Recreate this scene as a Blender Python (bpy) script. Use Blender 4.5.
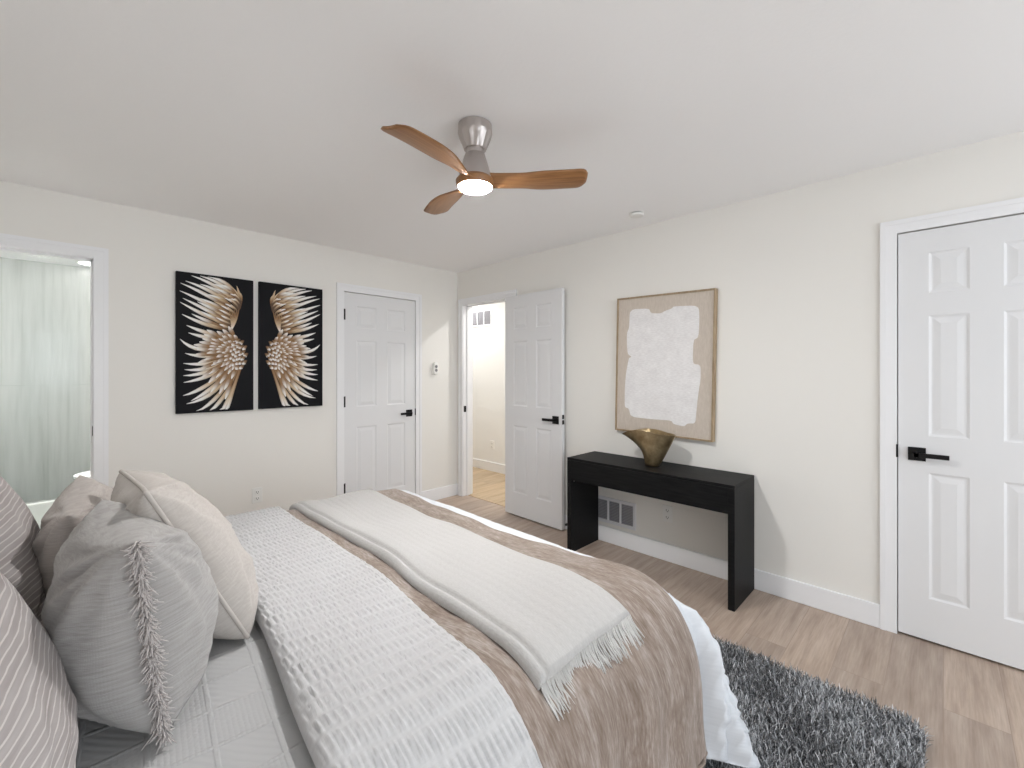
import bpy, math, random
import numpy as np
from mathutils import Vector, Matrix, noise

S = bpy.context.scene
for o in list(bpy.data.objects):
    bpy.data.objects.remove(o)
COL = S.collection
random.seed(7)
RNG = np.random.default_rng(11)
PI = math.pi

# ------------------------------------------------------------------ camera
TH = 0.7767                      # angle from the room's +X axis to the viewing direction
FPX = 438.86                     # focal length in pixels of the 1024 wide frame
CAM_Z = 1.3377
cam = bpy.data.cameras.new('camera')
cam.sensor_width = 36.0
cam.lens = FPX / 1024 * 36.0
cam.shift_y = -(384 - 371.1) / 1024
cam.clip_start = 0.02
cam_o = bpy.data.objects.new('camera', cam)
COL.objects.link(cam_o)
cam_o.location = (0, 0, CAM_Z)
cam_o.rotation_euler = (PI / 2, 0, TH - PI / 2)
S.camera = cam_o

# ------------------------------------------------------------------ world, lights, exposure
S.view_settings.view_transform = 'Standard'
S.view_settings.look = 'None'
S.view_settings.gamma = 1.0
S.view_settings.use_curve_mapping = False
S.view_settings.exposure = 0.26
W = bpy.data.worlds.new('daylight')
S.world = W
W.use_nodes = True
bg = W.node_tree.nodes['Background']
bg.inputs['Color'].default_value = (0.88, 0.94, 1.0, 1)
bg.inputs['Strength'].default_value = 3.6
LAMP = 390.0                      # fan lamp emission
HALL_W, BATH_W = 13.5, 16.0
S.cycles.max_bounces = 10
S.cycles.diffuse_bounces = 8
S.cycles.sample_clamp_indirect = 6.0

def area_light(name, loc, size, power, color, rot=(0, 0, 0), shape='DISK', size_y=None, portal=False):
    l = bpy.data.lights.new(name, 'AREA')
    l.shape = shape
    l.size = size
    if size_y: l.size_y = size_y
    l.energy = power
    l.color = color
    o = bpy.data.objects.new(name, l)
    COL.objects.link(o)
    o.location = loc
    o.rotation_euler = rot
    if portal: l.cycles.is_portal = True
    return o

# room numbers (metres; camera stands at x=0, y=0)
XR = 2.979          # face of the right wall
YB = 3.758          # face of the back wall
XL = -0.75          # face of the head wall
YF = -2.4           # face of the wall behind the camera
HC = 2.404          # ceiling
WT = 0.12           # wall thickness
WIN = [(-0.60, 2.70, 0.30, 2.20)]         # window opening in the wall behind the camera (x0, x1, z0, z1)
for (a, b, c, d) in WIN:
    area_light('window_portal', ((a + b) / 2, YF - 0.06, (c + d) / 2), b - a, 1, (1, 1, 1), (PI / 2, 0, 0), 'RECTANGLE', d - c, True)
area_light('hall_downlight', (3.62, 3.05, HC - 0.012), 0.13, HALL_W, (1.0, 0.985, 0.96))
area_light('hall_downlight', (3.62, 4.75, HC - 0.012), 0.13, HALL_W * 0.8, (1.0, 0.985, 0.96))

# ------------------------------------------------------------------ materials
def mat(name, color=(0.8, 0.8, 0.8), rough=0.5, metal=0.0, spec=0.5):
    m = bpy.data.materials.new(name)
    m.use_nodes = True
    b = m.node_tree.nodes['Principled BSDF']
    b.inputs['Base Color'].default_value = (*color, 1)
    b.inputs['Roughness'].default_value = rough
    b.inputs['Metallic'].default_value = metal
    b.inputs['Specular IOR Level'].default_value = spec
    return m
def nd(m, kind, **kw):
    n = m.node_tree.nodes.new(kind)
    for k, v in kw.items(): setattr(n, k, v)
    return n
def lk(m, a, b): m.node_tree.links.new(a, b)
def bsdf(m): return m.node_tree.nodes['Principled BSDF']
def coords(m, which='Object', scale=(1, 1, 1), rot=(0, 0, 0)):
    t = nd(m, 'ShaderNodeTexCoord')
    mp = nd(m, 'ShaderNodeMapping')
    mp.inputs['Scale'].default_value = scale
    mp.inputs['Rotation'].default_value = rot
    lk(m, t.outputs[which], mp.inputs['Vector'])
    return mp.outputs['Vector']
def noise_tex(m, vec, scale, detail=3, rough=0.5):
    n = nd(m, 'ShaderNodeTexNoise')
    n.inputs['Scale'].default_value = scale
    n.inputs['Detail'].default_value = detail
    n.inputs['Roughness'].default_value = rough
    lk(m, vec, n.inputs['Vector'])
    return n.outputs['Fac']
def ramp(m, fac, stops):
    r = nd(m, 'ShaderNodeValToRGB')
    e = r.color_ramp.elements
    while len(e) < len(stops): e.new(0.5)
    for el, (p, c) in zip(e, stops):
        el.position = p
        el.color = (*c, 1)
    lk(m, fac, r.inputs['Fac'])
    return r.outputs['Color']
def bump(m, height, strength=0.3, dist=0.002, prev=None):
    b = nd(m, 'ShaderNodeBump')
    b.inputs['Strength'].default_value = strength
    b.inputs['Distance'].default_value = dist
    lk(m, height, b.inputs['Height'])
    if prev: lk(m, prev, b.inputs['Normal'])
    lk(m, b.outputs['Normal'], bsdf(m).inputs['Normal'])
    return b.outputs['Normal']
def mathn(m, op, a, b=None):
    n = nd(m, 'ShaderNodeMath', operation=op)
    for i, x in enumerate((a, b)):
        if x is None: continue
        if isinstance(x, (int, float)): n.inputs[i].default_value = x
        else: lk(m, x, n.inputs[i])
    return n.outputs[0]
def mix(m, fac, a, b, kind='MIX'):
    n = nd(m, 'ShaderNodeMixRGB', blend_type=kind)
    for i, x in ((0, fac), (1, a), (2, b)):
        if isinstance(x, (int, float)): n.inputs[i].default_value = x
        elif isinstance(x, tuple): n.inputs[i].default_value = (*x, 1)
        else: lk(m, x, n.inputs[i])
    return n.outputs[0]

def paint(name, color, rough=0.6, grain=140, s=0.08):
    m = mat(name, color, rough, spec=0.35)
    bump(m, noise_tex(m, coords(m), grain, 2), s, 0.002)
    return m
M = {}
M['wall'] = paint('cream_wall_paint', (0.80, 0.785, 0.75), 0.7)
M['hallwall'] = paint('hall_wall_paint', (0.81, 0.81, 0.80), 0.7)
M['ceiling'] = paint('ceiling_paint', (0.90, 0.90, 0.905), 0.8, 60, 0.25)
M['trim'] = paint('white_trim_paint', (0.83, 0.835, 0.85), 0.35, 30, 0.03)
M['door'] = paint('white_door_paint', (0.745, 0.75, 0.762), 0.42, 30, 0.03)
M['plastic'] = mat('white_plastic', (0.80, 0.80, 0.78), 0.35)
M['darkslot'] = mat('dark_slot', (0.02, 0.02, 0.02), 0.6)
M['black'] = mat('matte_black_metal', (0.012, 0.012, 0.013), 0.38, 0.6)
M['greybutton'] = mat('grey_button', (0.22, 0.22, 0.23), 0.5)
M['porcelain'] = mat('porcelain', (0.86, 0.87, 0.87), 0.12)
M['nickel'] = mat('brushed_nickel', (0.50, 0.46, 0.44), 0.38, 0.85)
M['grille'] = mat('grille_metal', (0.74, 0.75, 0.78), 0.4)
M['louvre'] = mat('grille_louvre', (0.42, 0.42, 0.46), 0.5)
M['vent_back'] = mat('vent_back', (0.26, 0.26, 0.28), 0.8)
M['rubber'] = mat('black_rubber', (0.015, 0.015, 0.015), 0.7)

def wood_floor(name='oak_plank_floor', stops=((0.33, 0.258, 0.208), (0.43, 0.350, 0.292), (0.51, 0.430, 0.370))):
    m = mat(name, rough=0.42, spec=0.4)
    v = coords(m)
    br = nd(m, 'ShaderNodeTexBrick')
    br.offset = 0.37
    br.inputs['Scale'].default_value = 1.0
    br.inputs['Brick Width'].default_value = 1.22
    br.inputs['Row Height'].default_value = 0.18
    br.inputs['Mortar Size'].default_value = 0.0012
    br.inputs['Mortar Smooth'].default_value = 0.3
    br.inputs['Color1'].default_value = (0, 0, 0, 1)
    br.inputs['Color2'].default_value = (1, 1, 1, 1)
    br.inputs['Mortar'].default_value = (0.5, 0.5, 0.5, 1)
    lk(m, v, br.inputs['Vector'])
    # shift the grain from plank to plank
    add = nd(m, 'ShaderNodeVectorMath', operation='MULTIPLY_ADD')
    lk(m, br.outputs['Color'], add.inputs[0])
    add.inputs[1].default_value = (7.0, 3.0, 0)
    lk(m, v, add.inputs[2])
    mp = nd(m, 'ShaderNodeMapping')
    mp.inputs['Scale'].default_value = (1.0, 9.0, 1)
    lk(m, add.outputs[0], mp.inputs['Vector'])
    g1 = noise_tex(m, mp.outputs['Vector'], 2.2, 5, 0.6)
    mp2 = nd(m, 'ShaderNodeMapping')
    mp2.inputs['Scale'].default_value = (3.0, 70.0, 1)
    lk(m, add.outputs[0], mp2.inputs['Vector'])
    g2 = noise_tex(m, mp2.outputs['Vector'], 2.0, 4, 0.6)
    base = ramp(m, g1, list(zip((0.30, 0.5, 0.72), stops)))
    tone = ramp(m, br.outputs['Color'], [(0.0, (0.85, 0.83, 0.82)), (1.0, (1.08, 1.04, 1.0))])
    c = mix(m, 1.0, base, tone, 'MULTIPLY')
    fine = ramp(m, g2, [(0.3, (0.86, 0.86, 0.86)), (0.7, (1.08, 1.08, 1.08))])
    c = mix(m, 1.0, c, fine, 'MULTIPLY')
    c = mix(m, mathn(m, 'MULTIPLY', br.outputs['Fac'], 0.45), c, (0.16, 0.10, 0.07))
    lk(m, c, bsdf(m).inputs['Base Color'])
    bump(m, g2, 0.06, 0.001)
    return m
M['floor'] = wood_floor()
M['hallfloor'] = wood_floor('honey_oak_hall_floor', ((0.40, 0.295, 0.185), (0.52, 0.405, 0.27), (0.60, 0.49, 0.345)))

def black_wood():
    m = mat('black_ash_wood', rough=0.5, spec=0.12)
    g = noise_tex(m, coords(m, scale=(30, 2.2, 30)), 3.0, 5, 0.6)
    lk(m, ramp(m, g, [(0.35, (0.005, 0.005, 0.0055)), (0.62, (0.012, 0.012, 0.0122)), (0.8, (0.022, 0.0215, 0.0215))]), bsdf(m).inputs['Base Color'])
    bump(m, g, 0.25, 0.001)
    return m
M['blackwood'] = black_wood()

def blade_wood():
    m = mat('teak_blade_wood', rough=0.4, spec=0.4)
    g = noise_tex(m, coords(m, 'UV', scale=(3, 60, 1)), 2.0, 5, 0.6)
    lk(m, ramp(m, g, [(0.3, (0.19, 0.085, 0.033)), (0.55, (0.29, 0.14, 0.055)), (0.8, (0.36, 0.19, 0.08))]), bsdf(m).inputs['Base Color'])
    bump(m, g, 0.1, 0.001)
    return m
M['blade'] = blade_wood()

def frame_wood():
    m = mat('light_oak_frame', rough=0.5)
    g = noise_tex(m, coords(m, scale=(20, 20, 3)), 4.0, 4)
    lk(m, ramp(m, g, [(0.3, (0.26, 0.185, 0.105)), (0.7, (0.40, 0.30, 0.19))]), bsdf(m).inputs['Base Color'])
    return m
M['frame'] = frame_wood()

def bronze():
    m = mat('aged_bronze', rough=0.36, metal=0.9)
    v = coords(m)
    g = noise_tex(m, v, 14, 5, 0.65)
    lk(m, ramp(m, g, [(0.3, (0.26, 0.19, 0.10)), (0.55, (0.44, 0.34, 0.20)), (0.8, (0.60, 0.49, 0.32))]), bsdf(m).inputs['Base Color'])
    bump(m, noise_tex(m, v, 60, 3), 0.12, 0.002)
    return m
M['bronze'] = bronze()

def tile():
    m = mat('veined_bath_tile', rough=0.16, spec=0.5)
    v = coords(m)
    g = noise_tex(m, coords(m, scale=(9, 9, 0.5)), 2.0, 6, 0.62)
    big = noise_tex(m, coords(m, scale=(2.2, 2.2, 0.35)), 2.0, 3)
    c = ramp(m, g, [(0.25, (0.47, 0.49, 0.475)), (0.5, (0.66, 0.67, 0.66)), (0.75, (0.77, 0.775, 0.77))])
    c = mix(m, 0.4, c, ramp(m, big, [(0.3, (0.52, 0.555, 0.54)), (0.7, (0.75, 0.76, 0.75))]))
    br = nd(m, 'ShaderNodeTexBrick')
    br.inputs['Scale'].default_value = 1.0
    br.inputs['Brick Width'].default_value = 0.6
    br.inputs['Row Height'].default_value = 1.2
    br.inputs['Mortar Size'].default_value = 0.003
    br.inputs['Color1'].default_value = br.inputs['Color2'].default_value = (1, 1, 1, 1)
    br.inputs['Mortar'].default_value = (0.88, 0.9, 0.89, 1)
    sep = nd(m, 'ShaderNodeSeparateXYZ'); lk(m, v, sep.inputs[0])
    cmb = nd(m, 'ShaderNodeCombineXYZ'); lk(m, sep.outputs[0], cmb.inputs[0]); lk(m, sep.outputs[2], cmb.inputs[1])
    lk(m, cmb.outputs[0], br.inputs['Vector'])
    lk(m, mix(m, 1.0, c, br.outputs['Color'], 'MULTIPLY'), bsdf(m).inputs['Base Color'])
    return m
M['tile'] = tile()
M['bathfloor'] = mat('bath_floor_tile', (0.52, 0.54, 0.52), 0.3)

def glass():
    m = mat('green_tinted_glass', (0.975, 0.992, 0.985), 0.0)
    b = bsdf(m)
    b.inputs['Transmission Weight'].default_value = 1.0
    b.inputs['IOR'].default_value = 1.10
    return m
M['glass'] = glass()

def fabric(name, c1, c2, weave=420, s=0.25, rough=0.92, slub=True, sheen=0.15, which='UV', aniso=(1, 5)):
    m = mat(name, c1, rough, spec=0.15)
    v = coords(m, which, scale=(aniso[0], aniso[1], 1))
    g = noise_tex(m, v, 26, 5, 0.65)
    lk(m, ramp(m, g, [(0.32, c1), (0.68, c2)]), bsdf(m).inputs['Base Color'])
    v2 = coords(m, which)
    w1 = nd(m, 'ShaderNodeTexWave', bands_direction='X'); w2 = nd(m, 'ShaderNodeTexWave', bands_direction='Y')
    for w in (w1, w2):
        w.inputs['Scale'].default_value = weave / 6.28
        w.inputs['Distortion'].default_value = 1.5
        w.inputs['Detail Scale'].default_value = 3
        lk(m, v2, w.inputs['Vector'])
    h = mathn(m, 'ADD', w1.outputs['Fac'], w2.outputs['Fac'])
    h = mathn(m, 'MULTIPLY', h, 0.12)
    if slub: h = mathn(m, 'ADD', h, mathn(m, 'MULTIPLY', g, 2.0))
    bump(m, h, s, 0.0015)
    bsdf(m).inputs['Sheen Weight'].default_value = sheen
    return m
M['linen'] = fabric('grey_linen', (0.30, 0.287, 0.275), (0.40, 0.387, 0.376), 700, 0.38, aniso=(1.2, 8))
M['linen_dark'] = fabric('taupe_linen', (0.36, 0.325, 0.30), (0.45, 0.412, 0.385), 700, 0.38, aniso=(1.2, 8))
M['cream'] = fabric('cream_cotton', (0.41, 0.375, 0.345), (0.48, 0.447, 0.417), 700, 0.3, aniso=(4, 6))
M['fringe'] = fabric('mauve_fringe_yarn', (0.40, 0.365, 0.35), (0.54, 0.505, 0.49), 600, 0.1, which='Object')
M['throw'] = fabric('cream_knit', (0.43, 0.42, 0.41), (0.50, 0.492, 0.482), 380, 0.6, aniso=(12, 3))
M['throw_fringe'] = mat('pale_fringe_yarn', (0.54, 0.53, 0.515), 0.9, spec=0.1)
M['duvet'] = fabric('white_cotton', (0.62, 0.645, 0.68), (0.67, 0.695, 0.73), 900, 0.06, sheen=0.05)
M['pucker'] = fabric('white_pucker_cotton', (0.485, 0.483, 0.487), (0.54, 0.538, 0.543), 700, 0.1, sheen=0.05)

def sham():
    m = mat('striped_sham_cotton', rough=0.9, spec=0.15)
    v = coords(m, 'UV')
    sep = nd(m, 'ShaderNodeSeparateXYZ'); lk(m, v, sep.inputs[0])
    wob = noise_tex(m, coords(m, 'UV', scale=(3, 3, 1)), 3, 2)
    t = mathn(m, 'ADD', mathn(m, 'MULTIPLY', sep.outputs[1], 70.0), mathn(m, 'MULTIPLY', wob, 1.2))
    fr = mathn(m, 'FRACT', t)
    line = mathn(m, 'LESS_THAN', fr, 0.2)
    tone = noise_tex(m, coords(m, 'UV', scale=(1, 8, 1)), 5, 4)
    base = ramp(m, tone, [(0.3, (0.29, 0.262, 0.254)), (0.7, (0.39, 0.365, 0.357))])
    lk(m, mix(m, mathn(m, 'MULTIPLY', line, 0.55), base, (0.66, 0.62, 0.60)), bsdf(m).inputs['Base Color'])
    tri = mathn(m, 'ABSOLUTE', mathn(m, 'SUBTRACT', fr, 0.1))
    bump(m, mathn(m, 'ADD', mathn(m, 'MULTIPLY', line, 0.8), noise_tex(m, coords(m, 'UV', scale=(1, 4, 1)), 90, 3)), 0.35, 0.002)
    return m
M['sham'] = sham()

def quilt():
    m = mat('grey_white_quilt', (0.44, 0.44, 0.44), 0.9, spec=0.15)
    v = coords(m, 'UV', scale=(1, 1, 1), rot=(0, 0, 0.10))
    br = nd(m, 'ShaderNodeTexBrick'); br.offset = 0.0
    br.inputs['Scale'].default_value = 1.0
    br.inputs['Brick Width'].default_value = 0.10
    br.inputs['Row Height'].default_value = 0.10
    br.inputs['Mortar Size'].default_value = 0.006
    br.inputs['Mortar Smooth'].default_value = 0.6
    br.inputs['Color1'].default_value = (0, 0, 0, 1); br.inputs['Color2'].default_value = (1, 1, 1, 1)
    lk(m, v, br.inputs['Vector'])
    vo = nd(m, 'ShaderNodeTexVoronoi'); vo.inputs['Scale'].default_value = 110; vo.inputs['Randomness'].default_value = 0.15
    lk(m, v, vo.inputs['Vector'])
    w = nd(m, 'ShaderNodeTexWave', bands_direction='DIAGONAL'); w.inputs['Scale'].default_value = 30
    lk(m, v, w.inputs['Vector'])
    sel = mathn(m, 'GREATER_THAN', br.outputs['Color'], 0.5)
    dots = mathn(m, 'SUBTRACT', 1.0, mathn(m, 'MULTIPLY', vo.outputs['Distance'], 1.4))
    tex = mix(m, sel, dots, mathn(m, 'MULTIPLY', w.outputs['Fac'], 0.5))
    h = mathn(m, 'ADD', mathn(m, 'MULTIPLY', tex, 0.5), mathn(m, 'MULTIPLY', br.outputs['Fac'], 0.9))
    bump(m, h, 0.55, 0.003)
    return m
M['quilt'] = quilt()

def plush():
    m = mat('brown_plush', rough=0.85, spec=0.1)
    big = noise_tex(m, coords(m, 'UV', scale=(13, 3.2, 1)), 1.6, 6, 0.7)
    fine = noise_tex(m, coords(m, 'UV', scale=(60, 10, 1)), 3, 4, 0.6)
    f = mathn(m, 'ADD', mathn(m, 'MULTIPLY', big, 0.56), mathn(m, 'MULTIPLY', fine, 0.44))
    lk(m, ramp(m, f, [(0.36, (0.165, 0.122, 0.095)), (0.5, (0.26, 0.208, 0.175)), (0.64, (0.40, 0.352, 0.32))]), bsdf(m).inputs['Base Color'])
    bump(m, f, 0.35, 0.006)
    bsdf(m).inputs['Sheen Weight'].default_value = 0.3
    bsdf(m).inputs['Sheen Roughness'].default_value = 0.4
    return m
M['plush'] = plush()

def attr_mat(name, rough=0.8, spec=0.2):
    m = mat(name, rough=rough, spec=spec)
    a = nd(m, 'ShaderNodeAttribute', attribute_name='Col')
    lk(m, a.outputs['Color'], bsdf(m).inputs['Base Color'])
    return m
M['pile'] = attr_mat('grey_shag_yarn', 0.6, 0.3)
M['feather'] = attr_mat('painted_feathers', 0.55)
M['canvas_black'] = paint('black_canvas', (0.008, 0.008, 0.010), 0.6, 300, 0.05)
bsdf(M['canvas_black']).inputs['Specular IOR Level'].default_value = 0.12
M['canvas_linen'] = fabric('beige_linen_canvas', (0.52, 0.455, 0.39), (0.60, 0.535, 0.47), 900, 0.3, which='Object')
def brushed():
    m = mat('white_brushed_paint', rough=0.7)
    g = noise_tex(m, coords(m, scale=(1, 14, 50)), 3, 4)
    g2 = noise_tex(m, coords(m, scale=(1, 5, 7)), 2, 2)
    f = mathn(m, 'ADD', mathn(m, 'MULTIPLY', g, 0.6), mathn(m, 'MULTIPLY', g2, 0.4))
    lk(m, ramp(m, f, [(0.35, (0.70, 0.685, 0.685)), (0.65, (0.83, 0.82, 0.82))]), bsdf(m).inputs['Base Color'])
    bump(m, g, 0.5, 0.002)
    return m
M['brushed'] = brushed()
def emit(name, color, strength):
    m = mat(name, color)
    b = bsdf(m)
    b.inputs['Emission Color'].default_value = (*color, 1)
    b.inputs['Emission Strength'].default_value = strength
    return m
M['lamp'] = emit('lamp_diffuser', (1.0, 0.99, 0.98), LAMP)
M['bathlamp'] = emit('bath_lamp_diffuser', (1.0, 0.98, 0.95), BATH_W)

# ------------------------------------------------------------------ mesh builder
WORLD = {}
class MB:
    def __init__(s): s.v, s.f, s.uv, s.c, s.fm = [], [], {}, {}, []
    def add(s, verts, faces, uv=None, col=None):
        k = len(s.v)
        s.v.extend([tuple(map(float, p)) for p in verts])
        s.f.extend([tuple(k + i for i in fc) for fc in faces])
        if uv is not None:
            for i, q in enumerate(uv): s.uv[k + i] = q
        if col is not None:
            for i, q in enumerate(col): s.c[k + i] = q
        return s
    def box(s, x0, x1, y0, y1, z0, z1):
        v = [(x, y, z) for z in (z0, z1) for y in (y0, y1) for x in (x0, x1)]
        return s.add(v, [(0, 2, 3, 1), (4, 5, 7, 6), (0, 1, 5, 4), (2, 6, 7, 3), (0, 4, 6, 2), (1, 3, 7, 5)])
    def lathe(s, prof, c=(0, 0, 0), seg=32, cap=True):
        v, f = [], []
        for (r, z) in prof:
            for k in range(seg):
                a = 2 * PI * k / seg
                v.append((c[0] + r * math.cos(a), c[1] + r * math.sin(a), c[2] + z))
        for i in range(len(prof) - 1):
            for k in range(seg):
                k2 = (k + 1) % seg
                f.append((i * seg + k, i * seg + k2, (i + 1) * seg + k2, (i + 1) * seg + k))
        if cap:
            f.append(tuple(range(seg - 1, -1, -1)))
            f.append(tuple((len(prof) - 1) * seg + k for k in range(seg)))
        return s.add(v, f)
    def rings(s, rings, cap=True, closed=True):
        n = len(rings[0]); v = [p for r in rings for p in r]; f = []
        for i in range(len(rings) - 1):
            for k in range(n if closed else n - 1):
                k2 = (k + 1) % n
                f.append((i * n + k, i * n + k2, (i + 1) * n + k2, (i + 1) * n + k))
        if cap:
            f.append(tuple(range(n - 1, -1, -1)))
            f.append(tuple((len(rings) - 1) * n + k for k in range(n)))
        return s.add(v, f)
    def tube(s, path, r, seg=8, cap=True):
        path = [Vector(p) for p in path]; rings = []
        t0 = (path[1] - path[0]).normalized()
        up = Vector((0, 0, 1)) if abs(t0.z) < 0.9 else Vector((1, 0, 0))
        for i, p in enumerate(path):
            t = (path[min(i + 1, len(path) - 1)] - path[max(i - 1, 0)]).normalized()
            a = t.cross(up).normalized(); b = a.cross(t).normalized(); up = b
            rr = r[i] if isinstance(r, (list, tuple)) else r
            rings.append([p + a * (rr * math.cos(2 * PI * k / seg)) + b * (rr * math.sin(2 * PI * k / seg)) for k in range(seg)])
        return s.rings(rings, cap)
    def grid(s, P, uv=None, flip=False):
        nu, nv = P.shape[:2]
        idx = np.arange(nu * nv).reshape(nu, nv)
        q = np.stack([idx[:-1, :-1], idx[1:, :-1], idx[1:, 1:], idx[:-1, 1:]], -1).reshape(-1, 4)
        if flip: q = q[:, ::-1]
        return s.add(P.reshape(-1, 3), q.tolist(), None if uv is None else uv.reshape(-1, 2).tolist())
    def xf(s, m):
        s.v = [tuple(m @ Vector(p)) for p in s.v]
        return s
    def build(s, name, m, parent=None, label=None, cat=None, group=None, kind=None, smooth=False, bevel=0.0, auto=None, origin=None):
        me = bpy.data.meshes.new(name)
        V = np.array(s.v)
        lo, hi = V.min(0), V.max(0)
        o0 = np.array([(lo[0] + hi[0]) / 2, (lo[1] + hi[1]) / 2, lo[2]]) if origin is None else np.array(origin, float)
        me.from_pydata((V - o0).tolist(), [], s.f)
        if s.uv:
            u = me.uv_layers.new(name='UVMap')
            li = np.empty(len(me.loops), int); me.loops.foreach_get('vertex_index', li)
            arr = np.zeros((len(V), 2))
            for k, q in s.uv.items(): arr[k] = q
            u.data.foreach_set('uv', arr[li].ravel())
        if s.c:
            ca = me.color_attributes.new('Col', 'FLOAT_COLOR', 'POINT')
            arr = np.ones((len(V), 4))
            for k, q in s.c.items(): arr[k, :3] = q
            ca.data.foreach_set('color', arr.ravel())
        me.materials.append(m)
        me.update()
        if smooth:
            me.polygons.foreach_set('use_smooth', [True] * len(me.polygons))
        o = bpy.data.objects.new(name, me)
        COL.objects.link(o)
        WORLD[o.name] = o0
        if parent is not None:
            o.parent = parent
            o.location = tuple(o0 - WORLD[parent.name])
        else:
            o.location = tuple(o0)
        tag(o, label, cat, group, kind)
        if bevel:
            b = o.modifiers.new('bevel', 'BEVEL'); b.width = bevel; b.segments = 2; b.limit_method = 'ANGLE'
        if auto:
            try: me.set_sharp_from_angle(angle=auto)
            except Exception: pass
        return o
def tag(o, label=None, cat=None, group=None, kind=None):
    if label: o['label'] = label
    if cat: o['category'] = cat
    if group: o['group'] = group
    if kind: o['kind'] = kind
    return o
def empty(name, loc, label, cat, group=None, kind=None):
    o = bpy.data.objects.new(name, None)
    COL.objects.link(o); o.location = loc; o.empty_display_size = 0.1
    WORLD[o.name] = np.array(loc, float)
    return tag(o, label, cat, group, kind)
def sm(x, a, b):
    t = np.clip((x - a) / (b - a), 0, 1)
    return t * t * (3 - 2 * t)

# ------------------------------------------------------------------ room shell
def wall_with_openings(name, axis, face, thick, s0, s1, z0, z1, openings, m, label):
    """A wall of real thickness as one welded mesh. axis 'y': wall runs along x at y=face..face+thick."""
    ss = sorted({s0, s1, *[o[0] for o in openings], *[o[1] for o in openings]})
    zs = sorted({z0, z1, *[o[2] for o in openings], *[o[3] for o in openings]})
    solid = lambda i, j: 0 <= i < len(ss) - 1 and 0 <= j < len(zs) - 1 and not any(
        o[0] <= (ss[i] + ss[i + 1]) / 2 <= o[1] and o[2] <= (zs[j] + zs[j + 1]) / 2 <= o[3] for o in openings)
    mb = MB(); ids = {}
    def vid(i, j, k):
        key = (i, j, k)
        if key not in ids:
            d = face + thick * k
            ids[key] = len(mb.v)
            mb.v.append((ss[i], d, zs[j]) if axis == 'y' else (d, ss[i], zs[j]))
        return ids[key]
    for i in range(len(ss) - 1):
        for j in range(len(zs) - 1):
            if not solid(i, j): continue
            for k in (0, 1):
                q = [vid(i, j, k), vid(i + 1, j, k), vid(i + 1, j + 1, k), vid(i, j + 1, k)]
                mb.f.append(tuple(q if k == 0 else q[::-1]))
            for (di, dj, a, b) in ((-1, 0, (i, j), (i, j + 1)), (1, 0, (i + 1, j), (i + 1, j + 1)), (0, -1, (i, j), (i + 1, j)), (0, 1, (i, j + 1), (i + 1, j + 1))):
                if not solid(i + di, j + dj):
                    mb.f.append((vid(*a, 0), vid(*b, 0), vid(*b, 1), vid(*a, 1)))
    return mb.build(name, m, label=label, cat='wall', kind='structure')

DH = 2.04
BATH = (-0.62, 0.124)            # opening to the bathroom (x)
CLOS = (1.714, 2.447)            # closet door opening (x)
ENTR = (2.927, 3.660)            # entry opening (y)
SIDE = (-0.452, 0.168)           # right-hand closet door opening (y)
YT = 6.30                        # far tiled wall of the bathroom
XH = 4.0                         # far wall of the hallway
wall_with_openings('wall_back', 'y', YB, WT, XL - WT, XR, 0, HC, [(BATH[0], BATH[1], 0, DH), (CLOS[0], CLOS[1], 0, DH)], M['wall'], 'cream back wall carrying the pair of wing pictures')
wall_with_openings('wall_right', 'x', XR, WT, YF - WT, YT, 0, HC, [(ENTR[0], ENTR[1], 0, DH), (SIDE[0], SIDE[1], 0, DH)], M['wall'], 'cream wall behind the black console table')
wall_with_openings('wall_left', 'x', XL - WT, WT, YF - WT, YB, 0, HC, [], M['wall'], 'cream wall at the head of the bed')
wall_with_openings('wall_front', 'y', YF - WT, WT, XL, XR, 0, HC, [(w[0], w[1], w[2], w[3]) for w in WIN], M['wall'], 'cream wall with the window behind the camera')
wall_with_openings('wall_bathroom_far', 'y', YT, WT, -1.42, XR, 0, HC, [], M['tile'], 'pale green veined tile wall inside the bathroom')
wall_with_openings('wall_bathroom_left', 'x', -1.42, WT, YB + WT, YT, 0, HC, [], M['tile'], 'tiled side wall of the bathroom')
wall_with_openings('wall_bathroom_right', 'x', 0.95, WT, YB + WT, YT, 0, HC, [], M['hallwall'], 'painted side wall of the bathroom behind the toilet')
wall_with_openings('wall_hall_far', 'x', XH, WT, YF - WT, YT + WT, 0, HC, [], M['hallwall'], 'bright cream hallway wall seen through the open doorway')
wall_with_openings('wall_hall_end', 'y', 1.5, WT, XR + WT, XH, 0, HC, [], M['hallwall'], 'end wall of the hallway behind the console wall')
wall_with_openings('wall_hall_side', 'y', YT, WT, XR, XH, 0, HC, [], M['hallwall'], 'far end wall of the hallway')
wall_with_openings('wall_bathroom_near', 'y', YB, WT, -1.42, XL - WT, 0, HC, [], M['hallwall'], 'short wall beside the bathroom opening')
wall_with_openings('wall_closet', 'y', YF - WT, WT, XR + WT, XH, 0, HC, [], M['hallwall'], 'closet wall behind the white door at the right')
MB().box(-1.42, XH + WT, YF - WT, YT + WT, -0.08, 0).build('floor', M['floor'], label='light oak plank floor of the bedroom around bed and rug', cat='floor', kind='structure', origin=(0, 0, 0))
MB().box(XR + 0.06, XH, 1.62, YT, 0.0, 0.004).build('floor', M['hallfloor'], label='honey oak floor of the hallway beyond the doorway', cat='floor', kind='structure')
MB().box(-1.30, 0.95, YB + 0.06, YT, 0.0, 0.006).build('floor', M['bathfloor'], label='grey tile floor of the bathroom', cat='floor', kind='structure')
MB().box(-1.42, XH + WT, YF - WT, YT + WT, HC, HC + 0.08).build('ceiling', M['ceiling'], label='white textured ceiling around the fan', cat='ceiling', kind='structure')

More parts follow.
